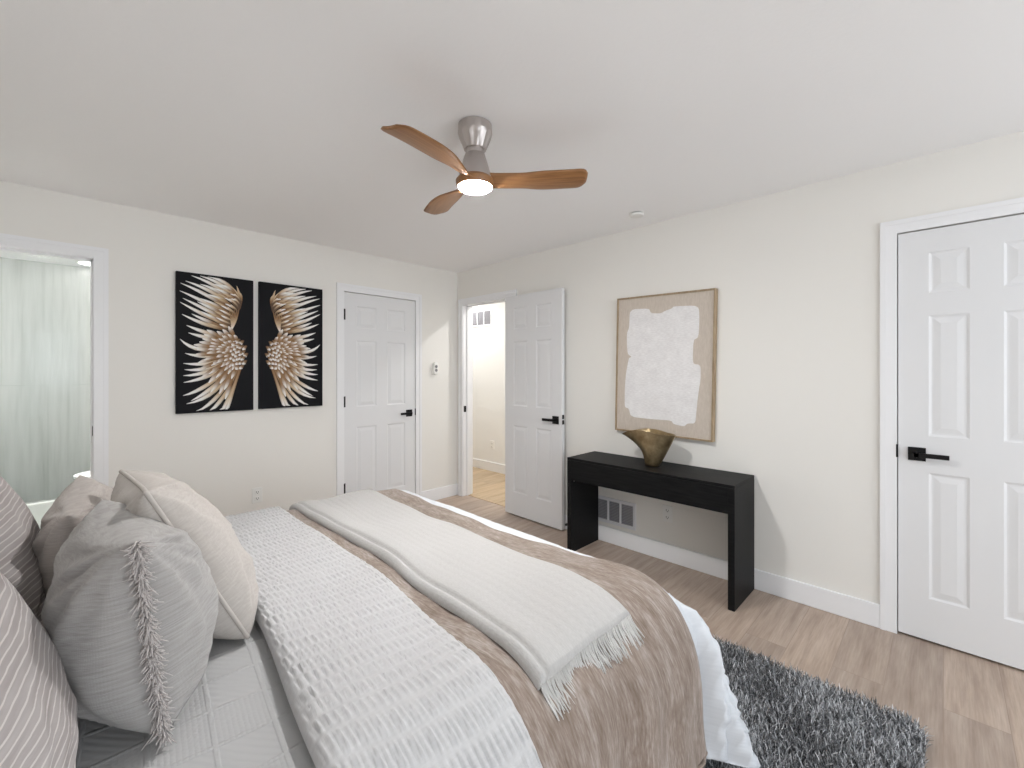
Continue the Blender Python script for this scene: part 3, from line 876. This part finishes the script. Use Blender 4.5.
# ------------------------------------------------------------------ bronze vase
def vase():
    cx, cy, z0 = 2.775, 1.404, CZ
    H = 0.225
    n = 40
    def ring(f, inner=False):
        # f 0..1 from the foot to the rim; the mouth is a leaf drawn out to a point toward +y
        z = z0 + H * f
        wy_r = 0.046 + 0.084 * f ** 0.8                   # blunt side (toward -y)
        wy_l = 0.046 + 0.050 * f + 0.165 * f ** 2.4          # pointed side (toward +y)
        wx = 0.036 + 0.036 * f ** 0.8
        sh = 0.035 * f                                    # leans to -y
        pts = []
        for k in range(n):
            a = 2 * PI * k / n
            c, s = math.cos(a), math.sin(a)
            yy = (wy_l if c > 0 else wy_r) * c
            point = 1.0
            if c > 0: point = 1 - (0.55 * f ** 1.5) * c ** 2.0
            xx = wx * s * point
            if inner:
                yy *= 0.93; xx *= 0.90
            lift = 0.0
            if f > 0.4:
                g = (f - 0.4) / 0.6
                lift = g * (-0.034 * max(0.0, c) ** 4 + 0.016 * math.exp(-((c - 0.35) / 0.4) ** 2) - 0.006 * max(0.0, s * 0 - c))
            pts.append((cx + xx, cy - sh + yy, z + lift))
        return pts
    fs = [0, 0.02, 0.08, 0.16, 0.28, 0.4, 0.52, 0.64, 0.76, 0.86, 0.94, 1.0]
    rg = [ring(f) for f in fs] + [ring(f, True) for f in (1.0, 0.9, 0.7, 0.5, 0.3)]
    rg[0] = [(cx + (p[0] - cx) * 0.9, cy + (p[1] - cy) * 0.9, p[2]) for p in rg[0]]
    MB().rings(rg).build('bronze_vase', M['bronze'], label='aged bronze boat-shaped vase on the console table', cat='vase', smooth=True, auto=1.2)
vase()

# ------------------------------------------------------------------ ceiling fan
FX, FY = 1.243, 1.446
def fan():
    t = empty('ceiling_fan', (FX, FY, 2.10), 'three-blade wooden ceiling fan with lit round lamp', 'ceiling fan')
    MB().lathe([(0.060, 0), (0.060, -0.004)][::-1], (FX, FY, HC), 32).build('mounting_plate', M['darkslot'], t, label='dark mounting plate')
    prof = [(0.072, -0.004), (0.074, -0.040), (0.074, -0.052), (0.068, -0.066), (0.051, -0.104), (0.047, -0.110)]
    rings = []
    for (r, z) in prof:
        rr = []
        for k in range(64):
            a = 2 * PI * k / 64
            fl = 1.0
            if -0.104 < z < -0.046: fl = 1.0
            fac = (1 - 0.10 * abs(math.sin(a * 6)) * (1 if -0.106 < z < -0.05 else 0))
            rr.append((FX + r * fac * math.cos(a), FY + r * fac * math.sin(a), HC + z))
        rings.append(rr)
    MB().rings(rings[::-1]).build('canopy', M['nickel'], t, label='brushed nickel canopy', smooth=True, auto=0.5)
    MB().lathe([(0.041, -0.108), (0.041, -0.130), (0.044, -0.133), (0.072, -0.226), (0.074, -0.238)][::-1], (FX, FY, HC), 40).build('motor_housing', M['nickel'], t, label='brushed nickel cone housing', smooth=True, auto=0.5)
    zb = HC - 0.245
    MB().lathe([(0.077, -0.026), (0.081, -0.018), (0.083, 0.000), (0.070, 0.016)], (FX, FY, zb), 40).build('lamp_ring', M['blade'], t, label='wooden ring', smooth=True, auto=0.6)
    lo = MB().lathe([(0.010, -0.044), (0.040, -0.041), (0.064, -0.034), (0.075, -0.024), (0.0765, -0.016)], (FX, FY, zb), 40).build('lamp', M['lamp'], t, label='lit round diffuser', smooth=True)
    # viewing-frame angles measured off the ceiling plan
    fw = Vector((math.cos(TH), math.sin(TH), 0)); rt = Vector((math.sin(TH), -math.cos(TH), 0))
    for deg in (1, 122, 239):
        a = math.radians(deg)
        u = rt * math.cos(a) + fw * math.sin(a)
        tn = Vector((-u.y, u.x, 0))
        ns, nc = 36, 14
        top, bot, uv = np.zeros((ns, nc, 3)), np.zeros((ns, nc, 3)), np.zeros((ns, nc, 2))
        for i in range(ns):
            s = i / (ns - 1)
            r = 0.050 + s * 0.432
            ww = 0.038 + 0.032 * float(sm(s, 0.05, 0.62))       # half width
            tipf = max(0.0, (s - 0.90) / 0.10)
            ww *= math.sqrt(max(0.0, 1 - (tipf * 0.90) ** 3.0))
            pitch = math.radians(34 - 24 * float(sm(s, 0.0, 0.42)))
            z = zb + 0.000 + 0.008 * math.sin(s * PI * 0.5)
            bow = 0.018 * math.sin(s * PI) - 0.010 * s
            c = Vector((FX, FY, z)) + u * r + tn * bow
            ax = tn * math.cos(pitch) - Vector((0, 0, 1)) * math.sin(pitch)
            nr = u.cross(ax).normalized()
            if nr.z < 0: nr = -nr
            for k in range(nc):
                q = -1 + 2 * k / (nc - 1)
                th = 0.0065 * math.sqrt(max(0.0, 1 - q * q)) * (1.4 - 0.7 * s)
                cup = 0.006 * (q * q)
                p = c + ax * (q * ww) + nr * (cup)
                top[i, k] = p + nr * th; bot[i, k] = p - nr * th
                uv[i, k] = (s * 0.45, q * 0.06 + deg)
        mb = MB()
        mb.grid(top, uv); mb.grid(bot, uv, True)
        off = ns * nc
        idx = lambda i, k: i * nc + k
        for i in range(ns - 1):
            mb.f.append((idx(i, 0), off + idx(i, 0), off + idx(i + 1, 0), idx(i + 1, 0)))
            mb.f.append((idx(i, nc - 1), idx(i + 1, nc - 1), off + idx(i + 1, nc - 1), off + idx(i, nc - 1)))
        for k in range(nc - 1):
            mb.f.append((idx(0, k), idx(0, k + 1), off + idx(0, k + 1), off + idx(0, k)))
            mb.f.append((idx(ns - 1, k), off + idx(ns - 1, k), off + idx(ns - 1, k + 1), idx(ns - 1, k + 1)))
        mb.build('blade', M['blade'], t, smooth=True)
fan()

# ------------------------------------------------------------------ bed and bedding
ZT = 0.628                        # top of the made bed
XI, YN, YFA = 1.395, 0.800, 2.275  # where the top begins to roll over (foot, near side, far side)
RF, RS, RM = 0.135, 0.230, 0.21
def drape(u, v, h=0.0, pucker=None):
    """Cloth coordinates -> place. Bed top is flat in the middle and rolls over at the foot and both sides."""
    u, v = np.asarray(u, float), np.asarray(v, float)
    qx, qy = np.minimum(u, XI), np.clip(v, YN, YFA)
    dx, dy = u - qx, v - qy
    e = np.maximum(np.abs(dx), np.abs(dy))
    L = np.sqrt(dx * dx + dy * dy) + 1e-9
    nx, ny = dx / L, dy / L
    phi = np.clip(e / RM, 0, PI / 2)
    rest = np.maximum(e - RM * PI / 2, 0)
    # folds and flare of the hanging cloth
    thc = np.arctan2(np.abs(dx), np.maximum(-dy, 1e-9)) * (dx > 1e-6) * (dy < 0)   # 0 near side .. pi/2 foot
    corner = np.where((dx > 1e-6) & (dy < 0), sm(thc, 0.0, 0.5) * (1 - 0.55 * sm(thc, 1.0, 1.57)), 0)
    hang = np.clip(e / 0.60, 0, 1.2)
    per = u + thc * 0.35
    side = (np.abs(dy) > np.abs(dx))
    wav = 0.020 * np.sin(per * 11.0 + 0.6) + 0.012 * np.sin(per * 23.0 + 1.9) + 0.007 * np.sin(per * 41 + v * 3)
    flare = hang ** 1.2 * (wav + 0.010) + corner * hang ** 1.5 * (0.120 + 0.050 * np.sin(thc * 15.0 + hang * 2.2 + 0.6) + 0.018 * np.sin(thc * 34.0 - hang * 3))
    off = np.sin(phi)
    X = qx + nx * (RF * off + 0.03 * rest + flare)
    Y = qy + ny * (RS * off + 0.03 * rest + flare)
    Z = ZT - RS * (1 - np.cos(phi)) - rest
    # gentle crown and softness of the top
    flat = 1 - off
    Z = Z + flat * (0.010 * np.sin((u + 0.2) * 3.1) * np.sin((v - 0.6) * 1.7) + 0.005 * np.sin(u * 9 + v * 4) + 0.003 * np.sin(u * 17 - v * 13))
    sx, sy, sz = nx * np.sin(phi), ny * np.sin(phi), np.cos(phi)
    return np.stack([X + sx * h, Y + sy * h, np.maximum(Z + sz * h, 0.012)], -1)
def axis_samples(a, b, step, edge=0.03, ne=7):
    n = max(3, int((b - a) / step))
    s = list(np.linspace(a, b, n))
    for k in range(1, ne):
        s += [a + edge * (k / ne) ** 2, b - edge * (k / ne) ** 2]
    return np.array(sorted(set(s)))
def cloth(u0, u1, v0, v1, base_h, T, step=0.02, edge=None, us=None, vs=None, extra=None, skew=None):
    edge = edge or T
    us = axis_samples(u0, u1, step, edge) if us is None else us
    vs = axis_samples(v0, v1, step, edge) if vs is None else vs
    U, V = np.meshgrid(us, vs, indexing='ij')
    d = np.minimum(np.minimum(U - u0, u1 - U), np.minimum(V - v0, v1 - V))
    prof = np.sqrt(np.clip(1 - (1 - np.clip(d / edge, 0, 1)) ** 2, 0, 1))
    H = base_h + T * prof
    if extra is not None: H = H + extra(U, V, d) * prof
    P = drape(U + skew(V) if skew else U, V, H)
    return MB().grid(P, np.stack([U, V], -1)), U, V

bed = empty('bed', (0.40, 1.54, 0), 'wide bed made up in white, grey and brown bedding', 'bed')
def soft_box(x0, x1, y0, y1, z0, z1, r):
    mb = MB()
    n = 6
    rg = []
    for (ins, z) in [(r * (1 - math.sin(PI / 2 * k / n)), z0 + r * (1 - math.cos(PI / 2 * k / n))) for k in range(n + 1)] + [(r * (1 - math.cos(PI / 2 * k / n)), z1 - r * (1 - math.sin(PI / 2 * k / n))) for k in range(n + 1)]:
        ring = []
        for (cx, cy, a0) in ((x1 - 0.09, y1 - 0.09, 0), (x0 + 0.09, y1 - 0.09, 90), (x0 + 0.09, y0 + 0.09, 180), (x1 - 0.09, y0 + 0.09, 270)):
            for k in range(7):
                a = math.radians(a0 + 15 * k)
                ring.append((cx + (0.09 - ins) * math.cos(a), cy + (0.09 - ins) * math.sin(a), z))
        rg.append(ring)
    return mb.rings(rg)
soft_box(-0.56, 1.36, 0.71, 2.365, 0.33, 0.580, 0.06).build('mattress', M['duvet'], bed, smooth=True)
soft_box(-0.56, 1.36, 0.72, 2.355, 0.12, 0.33, 0.02).build('box_spring', M['linen'], bed, smooth=True)
for (x, y) in ((-0.45, 0.80), (-0.45, 2.28), (1.27, 0.80), (1.27, 2.28)):
    MB().lathe([(0.022, 0), (0.03, 0.12)], (x, y, 0), 16).build('leg', M['blackwood'], bed, smooth=True, auto=0.6)

# grey quilt under the pillows
mb, U, V = cloth(-0.55, 0.62, YN - 0.52, YFA + 0.50, -0.016, 0.010, 0.03, 0.012)
mb.build('quilt', M['quilt'], label='pale grey patterned quilt spread under the pillows', cat='quilt', smooth=True)
# white duvet that reaches the foot and hangs at both sides
def duvet_extra(U, V, d):
    out = np.zeros_like(U)
    near = (V < 1.0) | (U > 1.25)
    for i, j in np.argwhere(near):
        p = Vector((U[i, j] * 5.0, V[i, j] * 2.6, 0.3))
        q = Vector((U[i, j] * 13.0 + V[i, j] * 5, V[i, j] * 6.0 - U[i, j] * 4, 4.0))
        r_ = Vector((U[i, j] * 26.0 - V[i, j] * 9, V[i, j] * 15.0 + U[i, j] * 8, 7.0))
        out[i, j] = 0.026 * (1 - abs(noise.noise(p)) * 2.6) + 0.017 * (1 - abs(noise.noise(q)) * 2.6) + 0.007 * (1 - abs(noise.noise(r_)) * 2.6)
    thc = np.arctan2(np.maximum(U - XI, 0), np.maximum(YN - V, 1e-6))
    per = U + thc * 0.30
    hang = np.maximum(np.maximum(YN - V, U - XI), 0)
    out = out + hang * 2.0 * (0.030 * np.sin(per * 42 + 5 * hang + 1.2) * np.clip(0.5 + np.sin(per * 13), 0, 1) + 0.016 * np.sin(per * 78 - 9 * hang))
    fade = np.maximum(sm(YN - V, 0.06, 0.25), sm(U, XI + 0.01, XI + 0.16)) * sm(U, 1.395, 1.45)
    return (out - 0.022) * fade * (0.22 + 0.78 * (1 - sm(V, 0.80, 1.05)))
mb, U, V = cloth(0.46, XI + 0.60, YN - 0.62, YFA + 0.55, -0.004, 0.008, 0.011, 0.012, extra=duvet_extra)
dv = mb.build('duvet', M['duvet'], label='smooth white duvet hanging over the foot of the bed', cat='duvet', smooth=True)
# brown plush blanket
def bskew(v): return -0.055 * sm(v, 0.72, 1.35) + 0.010 * sm(v, 1.9, 2.4)
def plush_extra(U, V, d):
    e = np.maximum(np.abs(V - np.clip(V, YN, YFA)), 0)
    return 0.004 * np.sin(U * 31 + np.sin(V * 7)) * np.clip(e / 0.2, 0, 1) + 0.0025 * np.sin(V * 27 + U * 11)
mb, U, V = cloth(0.50, 1.415, YN - 0.585, YFA + 0.30, 0.008, 0.012, 0.018, 0.014, extra=plush_extra, skew=bskew)
bl = mb.build('plush_blanket', M['plush'], label='brown plush blanket laid across the bed under the cream throw', cat='blanket', smooth=True)
# hem along the near edge and the foot edge
hu = np.linspace(0.50, 1.415, 120)
hp = drape(hu + bskew(YN - 0.575), np.full_like(hu, YN - 0.575), 0.020 + 0.004 * np.sin(hu * 90))
MB().tube([tuple(p) for p in hp], 0.006, 6).build('hem', M['plush'], bl, smooth=True)

# puckered white coverlet folded into a band
BU0, BU1, BV0, BV1 = 0.365, 0.745, YN - 0.50, YFA + 0.42
us = np.unique(np.concatenate([np.arange(BU0, BU1, 0.0031), BU0 + 0.034 * np.linspace(0, 1, 9) ** 2, BU1 - 0.034 * np.linspace(0, 1, 9) ** 2, [BU1]]))
vs = np.unique(np.concatenate([np.arange(BV0, BV1, 0.0046), [BV1]]))
def pucker_extra(U, V, d):
    per = 0.047
    Vw = V + 0.006 * np.sin(U * 14) + 0.10 * (U - BU0)
    k = np.floor(Vw / per); f = Vw / per - k
    win = sm(f, 0.06, 0.28) * (1 - sm(f, 0.80, 0.98))
    rnd = lambda s: (np.sin(k * 127.1 + s * 311.7) * 43758.5453) % 1.0
    x = U + 0.006 * (rnd(1) - 0.5) + 0.05 * (f - 0.5) * 0.12
    lam = 0.0165
    c = np.floor(x / lam + rnd(2)); ph = x / lam + rnd(2)
    amp = 0.55 + 0.45 * ((np.sin(c * 78.233 + k * 12.989) * 43758.5453) % 1.0)
    ridge = np.sin(ph * 2 * PI + 1.1 * np.sin(c * 3.1 + k)) * 0.5 + 0.25 * np.sin(ph * 4 * PI + k)
    return win * (0.0072 * amp * ridge + 0.002)
mb, U, V = cloth(BU0, BU1, BV0, BV1, 0.016, 0.030, us=us, vs=vs, edge=0.034, extra=pucker_extra, skew=lambda v: -0.065 * (1 - sm(v, 0.55, 1.5)) + 0.004 * np.sin(v * 6))
cv = mb.build('puckered_coverlet', M['pucker'], label='white puckered coverlet folded in a band beside the pillows', cat='coverlet', smooth=True)

# cream throw with fringed end
TU0, TU1, TV0, TV1 = 0.800, 1.215, YN - 0.120, YFA + 0.10
def tskew(v): return -0.045 * (1 - sm(v, 0.6, 1.5)) + 0.006 * np.sin(v * 9)
def throw_extra(U, V, d):
    left = U - TU0
    dip = -0.010 * np.exp(-((left - 0.030) / 0.008) ** 2)
    rib = 0.0005 * np.sin(U * 2 * PI / 0.034 + 1.5 * np.sin(V * 5))
    puff = 0.010 * np.exp(-((left - 0.06) / 0.05) ** 2)
    return dip + rib + puff + 0.002 * np.sin(V * 19 + U * 8)
us = np.unique(np.concatenate([axis_samples(TU0, TU1, 0.006, 0.02), np.linspace(TU0, TU0 + 0.06, 24)]))
mb, U, V = cloth(TU0, TU1, TV0, TV1, 0.022, 0.022, us=us, vs=axis_samples(TV0, TV1, 0.014, 0.02), edge=0.02, extra=throw_extra, skew=tskew)
th = mb.build('throw_blanket', M['throw'], label='cream knitted throw with a fringed end lying on the brown blanket', cat='throw blanket', smooth=True)
fr = MB()
for k in range(150):
    u = TU0 + 0.006 + (TU1 - TU0 - 0.012) * (k + random.uniform(-0.3, 0.3)) / 149
    L_ = random.uniform(0.045, 0.065); du = random.uniform(-0.014, 0.014)
    tv = np.linspace(0, 1, 5)
    hh = 0.030 - 0.012 * np.minimum(tv * 3, 1) + 0.004 * random.random()
    pts = drape(u + tskew(TV0) + du * tv ** 1.3, TV0 + 0.004 - L_ * tv, hh)
    fr.tube([tuple(p) for p in pts], [0.0028, 0.0024, 0.0021, 0.0018, 0.001], 5)
fr.build('fringe', M['throw_fringe'], th, label='pale yarn fringe', smooth=True)

# ------------------------------------------------------------------ pillows
def pillow_points(w, h, t, seed, n=56, pinch=0.07, wr=0.006, sag=0.25, power=0.42, folds=0.006):
    g = np.sin(np.linspace(-PI / 2, PI / 2, n))
    g = np.sign(g) * np.abs(g) ** 0.9
    A, B = np.meshgrid(g, g, indexing='ij')
    x = w / 2 * A * (1 - pinch * (1 - B ** 2) * np.abs(A)) + 0
    z = h / 2 * B * (1 - pinch * (1 - A ** 2) * np.abs(B))
    base = np.clip((1 - np.abs(A) ** 2.2) * (1 - np.abs(B) ** 2.2), 0, 1) ** power
    th = t / 2 * base * (1 - sag * B * 0.6)
    nz = np.zeros_like(A)
    for i in range(n):
        for j in range(n):
            p = Vector((A[i, j] * 2.2 + seed, B[i, j] * 2.2, seed * 1.7))
            r = math.hypot(1 - abs(A[i, j]), 1 - abs(B[i, j]))
            ang = math.atan2(1 - abs(B[i, j]) + 1e-4, 1 - abs(A[i, j]) + 1e-4)
            star = math.sin(ang * 11 + seed * 3) * math.exp(-((r - 0.35) / 0.28) ** 2)
            nz[i, j] = noise.noise(p) * 0.9 + 0.5 * noise.noise(p * 2.3) + 0.28 * noise.noise(p * 5.1) + 0.45 * star
    f = np.clip(base * 1.6, 0, 1)
    # creases that run in from the corners
    cr = np.zeros_like(A)
    for (ca, cb, ph) in ((-1, -1, 0.0), (-1, 1, 1.3), (1, 1, 2.1), (1, -1, 3.0)):
        rx, ry = A - ca, B - cb
        rr = np.hypot(rx, ry)
        an = np.arctan2(np.abs(ry), np.abs(rx) + 1e-5)
        cr += np.sin(an * 17 + ph + seed + rr * 2.0 * np.sin(seed + ph)) * np.exp(-((rr - 0.45) / 0.36) ** 2)
    cr += 0.5 * np.sin(B * 9 + A * 3 + 2 * np.sin(A * 3 + seed)) * np.exp(-((B + 0.55) / 0.4) ** 2)
    return A, B, x, z, th, (nz * wr + cr * folds * 0.6) * f
def pillow(name, m, w, h, t, centre, lean, yaw, roll, label, cat='pillow', seed=1.0, group=None, **kw):
    """centre of the pillow; it stands on its lower edge, its face to +x, leaning back by `lean` degrees."""
    A, B, x, z, th, nz = pillow_points(w, h, t, seed, **kw)
    R = Matrix.Translation(centre) @ Matrix.Rotation(math.radians(yaw), 4, 'Z') @ Matrix.Rotation(math.radians(-lean), 4, 'Y') @ Matrix.Rotation(math.radians(roll), 4, 'X')
    Rn = np.array(R)
    def place(n_, xx, zz):
        P = np.stack([n_, xx, zz, np.ones_like(xx)], -1)
        return (P @ Rn.T)[..., :3]
    bend = -0.10 * (x / w) ** 2 * t                       # soft curl of the sides
    F = place(th + nz + bend, x, z)
    Bk = place(-th + np.roll(nz, 5, 0) * (np.abs(A) < 0.999) * 0.8 + bend, x, z)
    uv = np.stack([x + seed, z], -1)
    mb = MB()
    mb.grid(F, uv); mb.grid(Bk, uv + 3.1, True)
    # weld the rim
    o = mb.build(name, m, label=label, cat=cat, group=group, smooth=True)
    n = A.shape[0]
    rim = [F[i, 0] for i in range(n)] + [F[n - 1, j] for j in range(1, n)] + [F[i, n - 1] for i in range(n - 2, -1, -1)] + [F[0, j] for j in range(n - 2, 0, -1)]
    return o, F, Bk, R, rim
def weld(o):
    import bmesh
    bm = bmesh.new(); bm.from_mesh(o.data)
    bmesh.ops.remove_doubles(bm, verts=bm.verts, dist=0.0004)
    bm.to_mesh(o.data); bm.free()

# two striped shams against the head of the bed
o, *_ = pillow('striped_sham', M['sham'], 0.62, 0.50, 0.20, (-0.13, 1.05, 0.87), 22, 0, 0, 'grey striped sham at the near head corner of the bed, behind the fringed pillow', seed=1.3, group='striped shams at the head of the bed')
weld(o)
o, *_ = pillow('striped_sham', M['sham'], 0.62, 0.52, 0.20, (-0.16, 1.79, 0.892), 20, 0, 0, 'grey striped sham on the far side of the bed, next to the taupe pillow', seed=2.6, group='striped shams at the head of the bed')
weld(o)
# taupe linen pillow on the far side
o, F, Bk, R, rim = pillow('linen_pillow', M['linen_dark'], 0.44, 0.36, 0.22, (0.05, 1.77, 0.815), 8, -4, 3, 'taupe linen pillow with side flap, between far sham and cream pillow', seed=4.1, pinch=0.06, wr=0.012, folds=0.012)
weld(o)
# grey pillow with ragged fringe down its edge
o, F, Bk, R, rim = pillow('fringed_pillow', M['linen'], 0.41, 0.38, 0.27, (0.104, 1.262, 0.836), 6, 4, 0, 'large grey linen pillow with ragged fringe down its near edge', seed=5.7, pinch=0.075, wr=0.013, power=0.44, folds=0.014)
weld(o)
ff = MB()
n = F.shape[1]
edge = [Vector(F[0, j]) for j in range(n)]
edge2 = [Vector(F[-1, j]) for j in range(n)]
out = (Vector(F[0, n // 2]) - Vector(F[n // 2, n // 2])).normalized()
for (ed, dr, cnt) in ((edge, Vector((0, -1, 0)), 900), (edge2, Vector((0, 1, 0)), 160)):
    cum = [0.0]
    for a, b in zip(ed, ed[1:]): cum.append(cum[-1] + (b - a).length)
    for k in range(cnt):
        s = random.uniform(0, cum[-1] * 0.999)
        i = max(j for j in range(n - 1) if cum[j] <= s)
        p = ed[i].lerp(ed[i + 1], (s - cum[i]) / max(1e-6, cum[i + 1] - cum[i]))
        d = (dr + Vector((random.gauss(0, 0.55), random.gauss(0, 0.25), random.gauss(-0.25, 0.5)))).normalized()
        L_ = random.uniform(0.008, 0.030)
        c = Vector((random.gauss(0, 0.006), random.gauss(0, 0.004), random.gauss(-0.004, 0.006)))
        ff.tube([p - dr * 0.004, p + d * L_ * 0.5 + c * 0.4, p + d * L_ + c], [0.0021, 0.0018, 0.0009], 4)
ff.build('fringe', M['fringe'], o, label='ragged mauve fringe', smooth=True)
# cream pillow with welted seam
o, F, Bk, R, rim = pillow('cream_pillow', M['cream'], 0.44, 0.455, 0.225, (0.226, 1.497, 0.852), 26, 3, -3, 'cream pillow with welted seam leaning beside the white puckered coverlet', seed=8.2, pinch=0.07, wr=0.010, power=0.38, folds=0.010)
weld(o)
MB().tube([tuple(p) for p in rim] + [tuple(rim[0])], 0.0055, 7, cap=False).build('welt', M['cream'], o, label='corded welt seam', smooth=True)

# ------------------------------------------------------------------ shaggy rug
RX0, RX1, RY0, RY1 = 1.36, 2.235, 0.045, 1.60
rug = empty('shag_rug', ((RX0 + RX1) / 2, (RY0 + RY1) / 2, 0), 'dark grey shaggy rug on the floor at the foot corner of the bed', 'rug')
MB().box(RX0 + 0.01, RX1 - 0.01, RY0 + 0.01, RY1 - 0.01, 0.001, 0.008).build('rug_backing', M['rubber'], rug)
def pile():
    N = 64000
    px = RNG.uniform(RX0, RX1, N); py = RNG.uniform(RY0, RY1, N)
    keep = ~((px < 1.50) & (py > 0.72))
    px, py = px[keep], py[keep]
    n = len(px)
    # rounded corners
    r = 0.06
    cxs = np.clip(px, RX0 + r, RX1 - r); cys = np.clip(py, RY0 + r, RY1 - r)
    k = np.hypot(px - cxs, py - cys) <= r
    px, py = px[k], py[k]; n = len(px)
    tuft = np.sin(px * 47 + 3 * np.sin(py * 31)) + np.sin(py * 53 + 2 * np.sin(px * 37))
    ang = RNG.uniform(0, 2 * PI, n) * 0.8 + tuft * 1.4 + 0.7
    L = RNG.uniform(0.030, 0.050, n)
    tilt = RNG.uniform(0.25, 0.95, n)
    hd = np.stack([np.cos(ang), np.sin(ang), np.zeros(n)], 1)
    wdir = np.stack([-np.sin(ang), np.cos(ang), np.zeros(n)], 1)
    base = np.stack([px, py, np.full(n, 0.006)], 1)
    V = np.zeros((n, 8, 3)); wds = (0.0013, 0.0016, 0.0014, 0.0006)
    p = base.copy()
    for s in range(4):
        V[:, 2 * s] = p - wdir * wds[s]; V[:, 2 * s + 1] = p + wdir * wds[s]
        tl = tilt * (0.35 + 0.42 * s)
        p = p + (hd * np.sin(tl)[:, None] + np.array([0, 0, 1.0]) * np.cos(tl)[:, None]) * (L / 3)[:, None]
    V[:, :, 2] = np.maximum(V[:, :, 2], 0.004)
    shade = np.clip(RNG.normal(0.40, 0.28, n) + 0.10 * np.sin(px * 9 + 2 * np.sin(py * 7)), 0, 1)
    col = np.outer(0.065 + 1.0 * np.minimum(shade ** 1.8, 0.75), np.array([0.98, 1.0, 1.04]))
    C = np.repeat(col[:, None, :], 8, 1)
    F = (np.arange(n) * 8)[:, None, None] + np.array([[0, 1, 3, 2], [2, 3, 5, 4], [4, 5, 7, 6]])[None]
    me = bpy.data.meshes.new('pile')
    o0 = np.array(WORLD[rug.name])
    me.from_pydata((V.reshape(-1, 3) - o0).tolist(), [], F.reshape(-1, 4).tolist())
    ca = me.color_attributes.new('Col', 'FLOAT_COLOR', 'POINT')
    ca.data.foreach_set('color', np.concatenate([C.reshape(-1, 3), np.ones((n * 8, 1))], 1).ravel())
    me.materials.append(M['pile'])
    me.polygons.foreach_set('use_smooth', [True] * len(me.polygons))
    o = bpy.data.objects.new('pile', me)
    COL.objects.link(o); o.parent = rug; o['kind'] = 'stuff'
pile()
